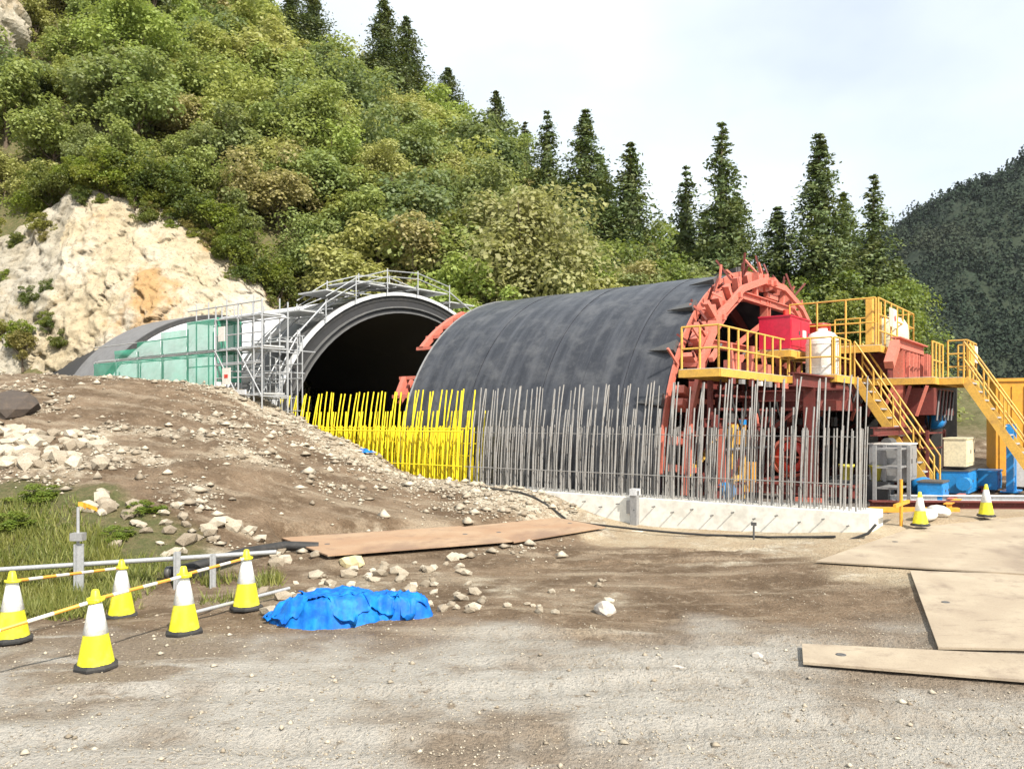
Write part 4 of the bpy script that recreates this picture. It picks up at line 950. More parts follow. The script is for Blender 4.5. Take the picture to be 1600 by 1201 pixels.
for y in (0, .55): MB().bar((0, y, 0), (0, y, 1.75), .16, .16).build('post', M['blue'], bf)
for z in (.3, 1.0, 1.67): MB().bar((0, .085, z), (0, .465, z), .12, .14).build('crossbar', M['blue'], bf)
MB().b2((-.2, -.2, -.0), (.2, .75, .03)).build('foot_plate', M['blue'], bf)
MB().b2((-.07, .09, .4), (.07, .46, .9)).build('panel', M['blue'], bf)
for k, (u, s, z, r, L, lab) in enumerate([(4.4, 5.0, .62, .22, .7, 'short blue cylinder lying at the foot of the first staircase'), (2.2, 3.0, .6, .24, .5, 'blue barrel lying on its side behind the starter bars'), (1.2, .9, .62, .2, .35, 'small blue motor behind the starter bars near the black skin'), (4.0, 8.9, 2.2, .24, .6, 'blue air receiver high behind the staircase')]):
    o = frame('blue_cylinder', lab, 'cylinder', None, u, s, z)
    MB().lathe((0, -L / 2, 0), [(0, 0), (r * .7, .02), (r, .08), (r, L - .08), (r * .7, L - .02), (0, L)], 18, 'y').build('cylinder_shell', M['blue'], o)
    for q in (-.3, .3): MB().box((0, q * L, -r - .06), (r * 1.6, .06, .14)).build('saddle', M['dgrey'], o)
    MB().b2((-r * .8, -L / 2, -z + .34), (r * .8, L / 2, -r - .132)).build('stand', M['dgrey'], o)
for k, (u, s, lab) in enumerate([(3.1, 3.4, 'yellow bucket behind the starter bars, the left one of two'), (3.75, 3.5, 'yellow bucket behind the starter bars, the right one of two')]):
    o = frame('bucket', lab, 'bucket', None, u, s, .82)
    MB().lathe((0, 0, 0), [(0, 0), (.13, 0), (.17, .36), (.18, .36), (.18, .33)], 16).build('pail', M['bucket'], o); MB().lathe((0, 0, .3), [(.16, 0), (.185, .01), (.16, .02)], 16).build('rim', M['bucket'], o)
    MB().b2((-.3, -.3, -.46), (.3, .3, -.002)).build('crate', M['dgrey'], o)
hr = frame('hose_reel', 'round salmon red hose reel behind the starter bars', 'reel', None, 2.1, 2.6, 1.35)
MB().lathe((0, -.1, 0), [(.42, 0), (.48, 0), (.48, .06), (.42, .06), (.42, 0)], 24, 'y').build('flange', M['pink'], hr); MB().lathe((0, .12, 0), [(.42, 0), (.48, 0), (.48, .06), (.42, .06), (.42, 0)], 24, 'y').build('flange', M['pink'], hr)
MB().lathe((0, -.08, 0), [(.2, 0), (.36, .0), (.36, .2), (.2, .2), (.2, 0)], 20, 'y').build('hose', M['red'], hr)
for q in range(4): MB().bar((0, -.07, 0), (.44 * math.cos(q * 1.57), -.07, .44 * math.sin(q * 1.57)), .05, .04).build('spoke', M['pink'], hr)
MB().b2((-.2, -.15, -1.0), (.2, .25, -.5)).build('stand', M['dred'], hr)
oc = frame('jack_carriage', 'ochre jack carriage behind the starter bars next to the black skin', 'machine', None, 1.1, 1.4, .36)
for y in (0, .7): MB().bar((0, y, 0), (0, y, 1.75), .12, .14).build('post', M['yellow'], oc)
for z in (.5, 1.2, 1.7): MB().bar((0, .07, z), (0, .63, z), .1, .12).build('crossbar', M['yellow'], oc)
MB().box((0, .35, 1.45), (.3, .4, .32)).build('gearbox', M['orange'], oc); MB().box((.0, 1.0, .5), (.35, .3, .7)).build('motor', M['orange'], oc); MB().bar((0, .77, .5), (0, .86, .5), .1, .1).build('shaft', M['dgrey'], oc)
wb = empty('white_beam', (8.55, 18.2, .45), R(-3), 'long white steel channel lying in front of the blue machines', 'beam')
MB().ibeam((-.1, 0, 0), (3.2, 0, 0), .16, .13, .02).build('beam', M['steelw'], wb)
for x in (.3, 2.6): MB().b2((x, -.1, -.12), (x + .2, .1, -.068)).build('block', M['dred'], wb)
db = empty('track_beam', (7.7, 17.2, .40), R(-3), 'dark red track beam lying across behind the two far cones', 'beam')
MB().ibeam((0, 0, 0), (4.2, 0, 0), .22, .17, .025).build('beam', M['dred'], db)
for k in range(4): MB().b2((.2 + k * 1.2, -.3, -.17), (.45 + k * 1.2, .3, -.088)).build('sleeper', M['dgrey'], db)
ob = empty('timber_baulk', (7.4, 16.6, .36), R(-4), 'orange brown timber baulk lying just behind the left far cone', 'timber')
MB().box((.9, 0, 0), (1.8, .12, .10)).build('baulk', M['orange'], ob); MB().box((.4, 0, -.06), (.1, .3, .015)).build('shim', M['dgrey'], ob)
wk = empty('kerb_block', (11.2, 17.0, .40), R(-4), 'white concrete kerb block at the right edge behind the far cones', 'block')
MB().b2((0, -.12, -.1), (2.2, .12, .09)).build('block', M['concrete'], wk); MB().b2((.1, -.14, -.13), (.4, .14, -.102)).build('bedding', M['dgrey'], wk)
yb = empty('site_container', (16.6, 26, 0), R(-20), 'orange yellow steel container behind the outer staircase', 'container')
zz = h1(16.1, 26); MB().b2((-.9, -.7, zz - .1), (.75, .7, 3.45)).build('body', M['orange'], yb)
for k in range(5): MB().b2((-.8 + k * .34, -.73, zz + .1), (-.68 + k * .34, -.702, 3.3)).build('rib', M['orange'], yb)
MB().b2((-.95, -.75, 3.452), (.8, .75, 3.55)).build('roof', M['orange'], yb)

# inner walkways, shoring and hoses, added to block light inside the gantry
for u in (-6.2, -4.2, -2.0, .3):
    MB().bar((u, 1.3, 1.95), (u, 10.2, 1.95), .12, .16).build('inner_beam', M['dred'], fw)
    for s in (1.3, 3.6, 5.7, 7.8, 10.2): MB().bar((u, s, .4), (u, s, 3.1), .10, .10).build('inner_post', M['dred'], fw)
    for s in (1.3, 5.7): MB().bar((u + .06, s, .6), (u + .06, s + 2.2, 3.0), .07, .07).build('inner_brace', M['dred'], fw)
MB().b2((-8.0, 1.5, 2.05), (.2, 3.3, 2.10)).build('light_block_walkway', M['dgrey'], fw); MB().b2((-8.0, 8.2, 2.05), (.2, 10.0, 2.10)).build('light_block_walkway', M['dgrey'], fw)
MB().b2((-8.0, 1.6, ZD - .02), (.2, 9.9, ZD + .03)).build('light_block_deck', M['dgrey'], fw)
for k, (u, s, a, L) in enumerate([(1.3, .8, .9, 1.2), (1.35, 2.2, 1.0, 1.5), (1.3, 3.6, 1.1, 1.3), (2.0, 4.4, .8, 1.2), (2.9, 6.9, 1.2, 1.5), (3.9, 7.6, .9, 1.4)]):
    MB().path([(u, s, 3.2), (u + .05, s + .1, 3.2 - L * .5), (u + .1, s + .45, 3.2 - L), (u + .05, s + .85, 3.2 - L * .6), (u, s + 1.0, 3.15)], .03, 6).build('hydraulic_hose', M['rubber'], fw)
for k in range(5): MB().bar((1.0, .5 + k * 1.0, 2.2), (1.0, .5 + k * 1.0, 3.1), .09, .12).build('hanger', M['dred'], fw)
MB().ibeam((1.0, .2, 2.15), (1.0, 9.9, 2.15), .18, .2, .025).build('hanging_beam', M['dred'], fw)
MB().ibeam((1.1, .4, .62), (1.1, 10.2, .62), .2, .26, .03).build('sill_beam', M['dred'], fw)
for s in (.9, 3.0, 5.2, 7.4): MB().bar((1.1, s, .76), (1.1, s, 2.03), .13, .13).build('front_leg', M['pink' if s < 2 else 'dred'], fw)
for s0, s1 in ((.9, 3.0), (3.0, 5.2), (5.2, 7.4)): MB().bar((1.18, s0 + .1, .85), (1.18, s1 - .1, 1.95), .07, .07).build('front_brace', M['dred'], fw)
for k, (s, z, d) in enumerate([(1.1, 3.6, .7), (2.6, 3.55, .7), (7.0, 4.3, .8), (8.2, 4.6, .8)]):
    MB().bar((.75, s, z), (.75, s + d * .5, z + d * .35), .11, .11).build('crown_jack', M['pink'], fw); MB().tube((.75, s + d * .5, z + d * .35), (.75, s + d * .8, z + d * .56), .04, 8).build('jack_rod', M['dgrey'], fw)
# small fittings fixed along the beams: valve blocks, junction boxes, cables
random.seed(21)
for k in range(12):
    s_ = .4 + k * .8; d = (.10, random.uniform(.12, .34), random.uniform(.12, .3))
    MB().box((1.15, s_, 2.15 + random.uniform(-.05, .12)), d).build('valve_block', M[random.choice(('pink', 'dgrey', 'grey', 'dred', 'blue'))], fw)
    MB().tube((1.14, s_ + .2, 2.3), (1.12, s_ + .25 + random.uniform(-.2, .2), 3.12), .022, 6).build('hydraulic_pipe', M['dgrey'], fw)
for k in range(9):
    s_ = .3 + k * .55; MB().box((1.59, s_, ZD - .22), (.08, random.uniform(.1, .3), random.uniform(.1, .2))).build('junction_box', M[random.choice(('grey', 'white', 'pink', 'dred'))], fw)
for k in range(7):
    s_ = 4.3 + k * .75; MB().path([(2.9, s_, 3.1), (2.95, s_ + .15, 2.75 - .1 * (k % 3)), (2.9, s_ + .4, 2.65), (2.95, s_ + .7, 3.05)], .022, 6).build('cable', M['rubber'], fw)
for k in range(8):
    u = 1.2 + .4 * k; MB().bar((u, 6.42, 2.2 + .12 * (k % 3)), (u + .25, 6.42, 3.1), .07, .07).build('bracket_arm', M['pink' if k % 2 else 'dred'], fw)
for k in range(6):
    MB().bar((3.72, 6.75 + .42 * k, ZD + .06), (3.72, 6.75 + .42 * k + random.uniform(-.1, .2), 4.0), .08, .08).build('guard_bar', M['pink'], fw)
for z, s0, s1 in ((2.75, .3, 5.0), (2.45, .5, 6.0), (1.55, .9, 7.4)): MB().tube((1.22, s0, z), (1.22, s1, z), .035, 8).build('pipe_run', M['grey' if z < 2 else 'dred'], fw)
for k in range(5): MB().bar((1.3, 1.0 + k * 1.05, 3.34), (1.3 + random.uniform(-.3, .1), 1.0 + k * 1.05, 3.95), .09, .1).build('jack_stand', M['pink'], fw); MB().box((1.2, 1.25 + k * .95, 3.46), (.3, .28, .24)).build('valve_block', M['dred' if k % 2 else 'pink'], fw)
# machines packed under the front deck and outer stairs
def frame_rack(name, label, u, s, z, w_, d_, h_, mat, shelf):
    o = frame(name, label, 'rack', None, u, s, z)
    for a in (-d_ / 2, d_ / 2):
        for b in (-w_ / 2, w_ / 2): MB().bar((a, b, 0), (a, b, h_), .07, .07).build('post', M[mat], o)
    for zz in shelf: MB().b2((-d_ / 2 + .04, -w_ / 2 + .04, zz), (d_ / 2 - .04, w_ / 2 - .04, zz + .04)).build('shelf', M[mat], o)
    return o
frame_rack('pipe_rack', 'dark red pipe rack behind the cream control cabinet', 4.05, 7.0, .36, 2.2, .6, 1.6, 'dred', (.5, 1.1, 1.5))
frame_rack('tool_rack', 'grey tool rack in front of the compressor', 4.2, 2.9, .36, .9, .5, 1.3, 'grey', (.35, .8, 1.2))
cabinet('welding_set', 'blue box welding set below the first staircase', 'machine', 4.75, 4.4, .36, (.5, .8, .42), 'blue', 'dgrey')
cabinet('tool_chest', 'low blue tool chest beside the blue steel frame', 'chest', 5.35, 8.4, .36, (.5, .9, .5), 'blue', 'blue')
cabinet('generator', 'grey and white generator at the right edge beneath the outer stairs', 'generator', 6.3, 9.6, .40, (.8, 1.3, 1.0), 'white', 'grey')
cabinet('storage_box', 'rust red storage box near the outer stair foot', 'box', 6.2, 10.9, .42, (.9, 1.4, .6), 'dred', 'orange')
for k, (u, s, L, z, lab) in enumerate([(5.2, 4.6, 1.6, .40, 'salmon red channel lying beside the footing end'), (5.35, 3.2, 1.4, .40, 'orange timber baulk lying across the footing end'), (5.3, 8.6, 2.0, .42, 'rust red channel lying below the blue frame')]):
    o = frame('loose_beam', lab, 'beam', None, u, s, z); MB().ibeam((0, -L / 2, 0), (0, L / 2, 0), .14, .14, .02).build('beam', M[['pink', 'orange', 'dred'][k]], o); MB().b2((-.09, -.1, -.12), (.09, .1, -.072)).build('block', M['dgrey'], o)
o = frame('prop_stand', 'thin orange steel prop at the right end of the footing', 'prop', None, 5.05, -.2, .12)
MB().tube((0, 0, 0), (0, 0, 1.0), .03, 8).build('tube', M['orange'], o); MB().b2((-.1, -.1, -.02), (.1, .1, 0)).build('foot', M['orange'], o); MB().bar((0, -.5, .55), (0, .6, .55), .05, .06).build('arm', M['orange'], o)
for k, (u, s, lab) in enumerate([(5.3, .6, 'pale sandbag lying beside the footing end, nearer one'), (5.4, 1.3, 'pale sandbag lying beside the footing end, farther one')]):
    nxs = 14; V = []; 
    for i in range(nxs + 1):
        q = i / nxs * 2 - 1; r = .16 * (1 - abs(q) ** 3) ** .5 + .005
        for j in range(12): a = j * math.pi / 6; V.append((.13 * 0 + r * math.cos(a) * 1.25, q * .32, max(-.09, r * .75 * math.sin(a)) + .09))
    mb = MB(); mb.add(V, [(i * 12 + j, i * 12 + (j + 1) % 12, (i + 1) * 12 + (j + 1) % 12, (i + 1) * 12 + j) for i in range(nxs) for j in range(12)], True); o = mb.build('sandbag', M['white'])
    p = W(u, s, .34); o.location = (p.x, p.y, max(h1(p.x, p.y), .1) + .0); o.rotation_euler = (0, 0, TH + .4 * k); tag(o, lab, 'sandbag', 'sandbags by the footing')

# ------------------------------------------------------------------ steel plates
for mname, poly, lift, lab in PLATES:
    A_ = np.array([[p.x, p.y, 1] for p in poly]); co = np.linalg.lstsq(A_, np.array([p.z for p in poly]), rcond=None)[0]
    c0 = sum(poly, Vector()) / 4; v = []
    for dz in (-.011, .011):
        for p in poly: v.append((p.x - c0.x, p.y - c0.y, co[0] * p.x + co[1] * p.y + co[2] + lift + dz))
    o = MB().add(v, [(3, 2, 1, 0), (4, 5, 6, 7), (0, 1, 5, 4), (1, 2, 6, 5), (2, 3, 7, 6), (3, 0, 4, 7)]).build('steel_plate', M[mname], None, (c0.x, c0.y, 0))
    bpy.context.view_layer.update()
    tag(o, lab, 'plate', 'steel road plates on the ground')
    for fa, fb in ((.12, .5), (.88, .5)):
        e0 = poly[0].lerp(poly[1], fb); e1 = poly[3].lerp(poly[2], fb); q = e0.lerp(e1, fa); zq = co[0] * q.x + co[1] * q.y + co[2] + lift + .0115
        MB().lathe((q.x - c0.x, q.y - c0.y, zq), [(0, .002), (.028, .002), (.03, .004), (.045, .004), (.047, 0)], 14).build('lifting_hole', M['dgrey'], o)
    nrm_ok = o.data.polygons[1].normal.z > 0
    if not nrm_ok: o.data.flip_normals()
# ------------------------------------------------------------------ traffic cones
def cone_meshes():
    a = MB(); 
    a.lathe((0, 0, 0), [(0, 0), (.18, 0), (.19, .01), (.19, .03), (.165, .05), (.155, .055)], 8, smooth=False)
    r = lambda z: .150 - .122 * (z - .055) / .645
    b = MB().lathe((0, 0, 0), [(r(.05), .05), (r(.30), .30)], 24); b.lathe((0, 0, 0), [(r(.595), .595), (r(.69), .69), (.02, .70), (0, .70)], 24)
    b.lathe((0, 0, 0), [(r(.30), .30), (r(.595), .595)], 24)
    w_ = MB().lathe((0, 0, 0), [(r(.31), .31), (r(.31) + .003, .312), (r(.585) + .003, .583), (r(.585), .585)], 24)
    return a.mesh('cone_base', M['rubber']), b.mesh('cone_body', M['cyellow']), w_.mesh('cone_band', M['cwhite'])
cmesh = cone_meshes()
CONES = [(20, 998, 8.0, 'yellow traffic cone with white band cut by the left edge'), (150, 1041, 7.1, 'nearest yellow traffic cone with white band at front left'), (190, 962, 9.7, 'yellow traffic cone with white band by the grass in front of the tall pipe post'),
         (288, 989, 8.3, 'yellow traffic cone with white band between the grass and the blue tarpaulin'), (385, 952, 9.4, 'yellow traffic cone with white band just left of the blue tarpaulin'),
         (1438, 821, 14.5, 'far yellow traffic cone with white top, left of the two on the steel plate'), (1541, 811, 15.3, 'far yellow traffic cone with white top, right of the two on the steel plate')]
ctop = []
for i, (px, py, Y, lab) in enumerate(CONES):
    x = (px - 800) / F * Y
    z = h1(x, Y) + .0
    if i >= 5: z = CH - (py - HZ) / F * Y; z = max(z, h1(x, Y) + .07)
    e = empty('traffic_cone', (x, Y, z), random.uniform(0, 1), lab, 'cone', 'yellow traffic cones'); e.rotation_euler[0] = random.uniform(-.03, .03)
    e.scale = (1.0, 1.0, 1.0) if i < 5 else (.88, .88, .88)
    for nm, me in zip(('base', 'body', 'white_band'), cmesh): link(nm, me, e)
    ctop.append(Vector((x, Y, z + .60)))
# ------------------------------------------------------------------ bars between the cones
def cbar(p, q, lab, mat='stripe', r=.017):
    d = q - p; L = d.length; o = empty('cone_bar', p, 0, lab, 'bar', 'bars between the cones'); o.rotation_euler = d.to_track_quat('X', 'Z').to_euler()
    MB().tube((.06, 0, 0), (L - .06, 0, 0), r, 8).build('tube', M[mat], o)
    for x in (0, L):
        mb = MB(); n_ = 16; pr = [(.062, -.012), (.075, -.012), (.075, .012), (.062, .012), (.062, -.012)]; mb.lathe((x, 0, 0), pr, n_); mb.build('ring', M['cyellow'], o)
cbar(P(-90, 1012, 6.4), ctop[1], 'striped orange and white bar running from the left edge to the nearest cone')
cbar(ctop[1] + Vector((0, 0, .01)), ctop[3], 'striped bar between the nearest cone and the cone left of the tarpaulin')
cbar(ctop[3] + Vector((0, 0, .012)), ctop[4], 'striped bar leading to the cone beside the blue tarpaulin')
cbar(ctop[0], ctop[2], 'striped bar between the left edge cone and the cone by the grass')
# ------------------------------------------------------------------ pipe barrier by the grass
pb = empty('pipe_barrier', (0, 0, 0), 0, 'grey steel pipe barrier with tall post at the edge of the grass', 'barrier')
MB().tube(P(-120, 897, 10.4), P(432, 862, 11.0), .032, 10).build('rail', M['galv'], pb)
def post(px, Y, top, w_=.09, nm='post'):
    x = (px - 800) / F * Y; z0 = h1(x, Y) - .1; z1 = CH + (HZ - top) / F * Y
    mb = MB(); mb.b2((x - w_ / 2, Y - .02, z0), (x - w_ / 2 + .02, Y + .06, z1)); mb.b2((x - w_ / 2 + .02, Y + .035, z0), (x + w_ / 2, Y + .055, z1)); mb.build(nm, M['galv'], pb)
post(122, 10.55, 850, .10); post(276, 10.75, 862, .07); post(-60, 10.5, 880); post(332, 10.8, 866, .06)
MB().tube(P(122, 852, 10.6), P(122, 792, 10.6), .02, 8).build('upper_post', M['galv'], pb)
MB().box(P(122, 838, 10.58), (.16, .12, .10)).build('clamp', M['grey'], pb)
gp = G(295, 967, 0); gq = G(452, 926, .02)
o = empty('loose_pipe', (0, 0, 0), 0, 'thin grey pipe lying on the ground left of the blue tarpaulin', 'pipe'); MB().tube(gp + Vector((0, 0, .06)), gq + Vector((0, 0, .06)), .022, 8).build('tube', M['galv'], o); MB().tube(gp + Vector((0, 0, .06)), gp + (gp - gq).normalized() * .05 + Vector((0, 0, .06)), .03, 8).build('coupler', M['grey'], o)
o = empty('black_hose', (0, 0, 0), 0, 'thick black hose leading to the raised rusty steel plate', 'hose'); p0 = G(300, 893, .12); p1 = G(445, 858, .14)
MB().path([p0 + Vector((-.3, -.05, .0)), p0 + Vector((0, 0, .06)), p0.lerp(p1, .5) + Vector((0, .1, .09)), p1 + Vector((0, 0, .06)), p1 + Vector((.5, .15, .02))], .075, 10).build('tube', M['rubber'], o)
MB().lathe(p0 + Vector((-.3, -.05, 0)), [(.05, -.03), (.09, -.03), (.09, .03), (.05, .03)], 10, 'x').build('coupling', M['dgrey'], o)
o = empty('flag_tie', P(122, 790, 10.6), 0, 'torn orange plastic ribbon tied on top of the tall pipe post', 'ribbon')
mb = MB(); 
for k in range(5):
    a = random.uniform(-.2, 1.2); L = random.uniform(.12, .26); d = Vector((math.cos(a), random.uniform(-.3, .3), -.5 * random.random() + .15)) * L
    mb2 = MB(); v = [Vector((0, 0, 0)), Vector((0, 0, .05)), d * .5 + Vector((0, .02, .05)), d * .5 + Vector((0, .02, 0)), d + Vector((0, 0, -.02)), d + Vector((0, 0, .03))]
    mb2.add(v + [q + Vector((0, .006, 0)) for q in v], [(0, 1, 2, 3), (3, 2, 5, 4), (9, 8, 7, 6), (10, 11, 8, 9)]); mb2.build('strip', M['orange'], o)
st = frame('marker_stake', 'thin dark survey stake standing in front of the concrete footing', 'stake', None, 3.0, -2.1, 0)
MB().tube((0, 0, -.15), (0, 0, .32), .018, 6).build('rod', M['dgrey'], st); MB().b2((-.05, -.012, .3), (.05, .012, .36)).build('head', M['dgrey'], st)
hl = frame('floor_hose', 'thin black hose lying along the foot of the concrete footing', 'hose', None, 0, 0, 0)
MB().path([(u, FS0 - .75 - .06 * math.sin(u * 1.7), max(.02, h1(*W(u, FS0 - .75, 0).xy) + .03)) for u in np.arange(-3.6, 4.6, .4)], .022, 7).build('tube', M['rubber'], hl)
MB().path([(4.6, FS0 - .75, .16), (4.9, FS0 - .7, .3), (5.0, FS0 - .6, .45)], .025, 7).build('riser', M['rubber'], hl)

# ------------------------------------------------------------------ crumpled blue tarpaulin
def tarp():
    c0 = G(545, 975, 0); nx, ny = 84, 52; V = np.zeros((nx, ny, 3))
    gx = np.linspace(-1.05, 1.05, nx); gy = np.linspace(-.62, .62, ny); X, Y = np.meshgrid(gx, gy, indexing='ij')
    d1 = ((X + .28) / .62) ** 2 + ((Y + .02) / .40) ** 2; d2 = ((X - .45) / .42) ** 2 + ((Y - .14) / .26) ** 2
    ang = np.arctan2(Y, X); wob = .22 * fbm(X * 3 + 9, Y * 3, 55, 3)
    fold = (1 - np.abs(2 * vnoise(X * 11 + 1.5 * fbm(X * 3, Y * 3, 58, 2), Y * 1.2, 57) - 1)) - .5
    rg = lambda a, b, sd: 1 - np.abs(2 * vnoise(a, b, sd) - 1)
    e1 = 1 - (d1 + wob * .7) + .16 * fold; e2 = 1 - (d2 + wob * .7) + .16 * fold
    p1 = sst(0, .42, e1); p2 = sst(0, .45, e2)
    top1 = .25 + .05 * fbm(X * 2.5, Y * 2.5, 60, 2) - .07 * sst(-.5, -.9, X); top2 = .21 + .05 * fbm(X * 2.5 + 4, Y * 2.5, 60, 2)
    Z = np.maximum(p1 * top1, p2 * top2); body = np.clip(Z / .1, 0, 1)
    wx = X + .12 * fbm(X * 4, Y * 4, 62, 2); wy = Y + .12 * fbm(X * 4 + 3, Y * 4, 64, 2)
    Z = Z + body * (.045 * (rg(wx * 6 + wy * 2, wy * 2.2, 61) - .5) + .035 * (rg(wx * 13 - wy * 5, wy * 5, 63) - .5) + .018 * (rg(wx * 26, wy * 18 + wx * 6, 67) - .5))
    Z = np.where((e1 > 0) | (e2 > 0), np.maximum(Z, .014), 0)
    V[..., 0] = X + .03 * fbm(X * 6, Y * 6, 65, 2); V[..., 1] = Y + rng.normal(0, .006, X.shape); V[..., 0] += rng.normal(0, .006, X.shape); Z = Z + (Z > .05) * rng.normal(0, .009, X.shape); V[..., 2] = np.where(Z > .012, Z, -.06)
    i = np.arange(nx - 1)[:, None]; j = np.arange(ny - 1)[None, :]
    Fq = np.stack([i * ny + j, (i + 1) * ny + j, (i + 1) * ny + j + 1, i * ny + j + 1], -1).reshape(-1, 4)
    Vs = [V.reshape(-1, 3)]; flaps = []; base = nx * ny
    for fx, fy, fw_, fd_, fa in [(-.55, -.18, .5, .34, .5), (-.1, -.22, .55, .30, -.25), (.25, -.02, .45, .3, .35), (.55, .05, .4, .26, -.5), (-.3, .1, .6, .35, .15), (-.85, .0, .34, .3, -.9), (.05, .18, .5, .3, .6)]:
        n1_, n2_ = 20, 14; aa, bb = np.meshgrid(np.linspace(-.5, .5, n1_), np.linspace(-.5, .5, n2_), indexing='ij')
        lx = aa * fw_ * (1 + .25 * bb) + .03 * np.sin(bb * 9 + fx * 7); ly = bb * fd_ * (1 + .3 * aa) + .03 * np.sin(aa * 11 + fy * 9); px_ = fx + lx * math.cos(fa) - ly * math.sin(fa); py_ = fy + lx * math.sin(fa) + ly * math.cos(fa)
        gi = np.clip(((px_ + 1.05) / 2.1 * (nx - 1)).round().astype(int), 0, nx - 1); gj = np.clip(((py_ + .62) / 1.24 * (ny - 1)).round().astype(int), 0, ny - 1)
        zf = np.maximum(V[gi, gj, 2], .0); zf = (zf + np.roll(zf, 1, 0) + np.roll(zf, -1, 0) + np.roll(zf, 1, 1) + np.roll(zf, -1, 1)) / 5 + .022 + .022 * np.abs(np.sin(aa * 13 + bb * 4 + fx * 5)) * (.4 + np.abs(aa)) + rng.normal(0, .004, aa.shape)
        Vs.append(np.stack([px_, py_, zf], -1).reshape(-1, 3)); i_ = np.arange(n1_ - 1)[:, None]; j_ = np.arange(n2_ - 1)[None, :]
        flaps.append(base + np.stack([i_ * n2_ + j_, (i_ + 1) * n2_ + j_, (i_ + 1) * n2_ + j_ + 1, i_ * n2_ + j_ + 1], -1).reshape(-1, 4)); base += n1_ * n2_
    zz = V[..., 2].ravel(); keep = (zz[Fq] > 0).any(axis=1); Fq = Fq[keep]
    me = mesh_np('tarpaulin', np.vstack(Vs), np.vstack([Fq] + flaps), M['tarp'], False)
    o = link('tarpaulin', me, None, (c0.x, c0.y + .24, h1(c0.x, c0.y + .3, False) + .0)); tag(o, 'crumpled bright blue tarpaulin bundle on the gravel', 'tarpaulin'); return o
tarp()
o = frame('blue_sheet', 'small blue plastic scrap at the foot of the yellow bars', 'sheet', None, -7.9, -1.75, 0); pz = o.location; o.location = (pz.x, pz.y, h1(pz.x, pz.y) + .02)
nn = 9; v = [((i / nn - .5) * .7 + random.uniform(-.03, .03), (j / nn - .5) * .35 + random.uniform(-.02, .02), random.uniform(0, .12) * math.sin(i / nn * 3.14) * math.sin(j / nn * 3.14) + .01) for i in range(nn + 1) for j in range(nn + 1)]
MB().add(v, [(i * (nn + 1) + j, (i + 1) * (nn + 1) + j, (i + 1) * (nn + 1) + j + 1, i * (nn + 1) + j + 1) for i in range(nn) for j in range(nn)], False).build('sheet', M['tarp'], o)

# ------------------------------------------------------------------ stones
def rock_mesh(seed, k=1):
    import bmesh
    bm = bmesh.new(); bmesh.ops.create_icosphere(bm, subdivisions=k, radius=1); r = random.Random(seed)
    off = [Vector((r.gauss(0, 1), r.gauss(0, 1), r.gauss(0, 1))).normalized() for _ in range(5)]
    for v in bm.verts:
        d = v.co.normalized(); cut = min([1.0] + [(.62 + .1 * i) / max(.01, d.dot(o)) for i, o in enumerate(off) if d.dot(o) > .3]); v.co = d * cut * r.uniform(.9, 1.08)
    for v in bm.verts: v.co.z *= .72
    me = bpy.data.meshes.new('rock'); bm.to_mesh(me); bm.free(); me.materials.append(M['stone']); return me
ROCK = [rock_mesh(i, 1) for i in range(8)]; ROCK2 = [rock_mesh(40 + i, 2) for i in range(4)]
def rock(x, y, r, label, group=None, me=None, mat=None, name='rock'):
    z = h1(x, y); o = link(name, me or random.choice(ROCK), None, (x, y, z + r * .22), (random.uniform(-.4, .4), random.uniform(-.4, .4), random.uniform(0, 6)), (r * random.uniform(.8, 1.25), r * random.uniform(.8, 1.2), r * random.uniform(.7, 1)))
    if mat:
        o.data = o.data.copy(); o.data.materials[0] = mat
    return tag(o, label, 'rock', group)
m_w = paint('white_rock', (.48, .44, .39), .85, (.34, .29, .23), .6, 5); m_y = paint('yellow_rock', (.62, .53, .30), .85, (.45, .36, .2), .4, 6); m_d = paint('dark_boulder', (.07, .055, .045), .9, (.14, .1, .07), .5, 3)
p = G(945, 958); rock(p.x, p.y, .16, 'white angular rock alone on the brown earth', me=ROCK2[0], mat=m_w)
p = G(550, 880, .05); rock(p.x, p.y, .2, 'yellowish rock at the front edge of the rusty plate', me=ROCK2[1], mat=m_y)
p = P(20, 655, 18.5); rock(p.x, p.y, .62, 'large dark boulder on the earth mound at the left edge', me=ROCK2[2], mat=m_d)
p = G(1183, 1028); rock(p.x, p.y, .05, 'small white stone left of the narrow front plate', me=ROCK2[3], mat=m_w)
p = G(1060, 1045); rock(p.x, p.y, .07, 'pale flat stone on the gravel in the right foreground', me=ROCK2[1], mat=m_w)
def scatter(n_, fpx, fpy, rr, label, group, z=.05):
    for _ in range(n_):
        px = random.uniform(*fpx); py = random.uniform(*fpy); p = G(px, py, z); rock(p.x, p.y, random.uniform(*rr), label, group)
scatter(95, (400, 745), (872, 955), (.035, .13), 'pale stone in the rubble between the blue tarpaulin and rusty plate', 'rubble behind the tarpaulin')
scatter(16, (740, 960), (890, 960), (.03, .08), 'small pale stone on the brown earth near the white rock', 'stones on the brown earth')
def scatter_w(n_, f, rr, label, group):
    for _ in range(n_):
        px, py, Y = f(); p = P(px, py, Y); rock(p.x, p.y, random.uniform(*rr), label, group)
scatter_w(70, lambda: (random.uniform(-20, 160), 700, random.uniform(14.3, 17)), (.08, .26), 'stone in the rubble band on the left flank of the earth mound', 'rubble on the left of the mound')
scatter_w(46, lambda: (random.uniform(130, 440), 800, random.uniform(11.8, 13.4)), (.07, .2), 'stone in the rubble along the foot of the earth mound', 'rubble at the foot of the mound')
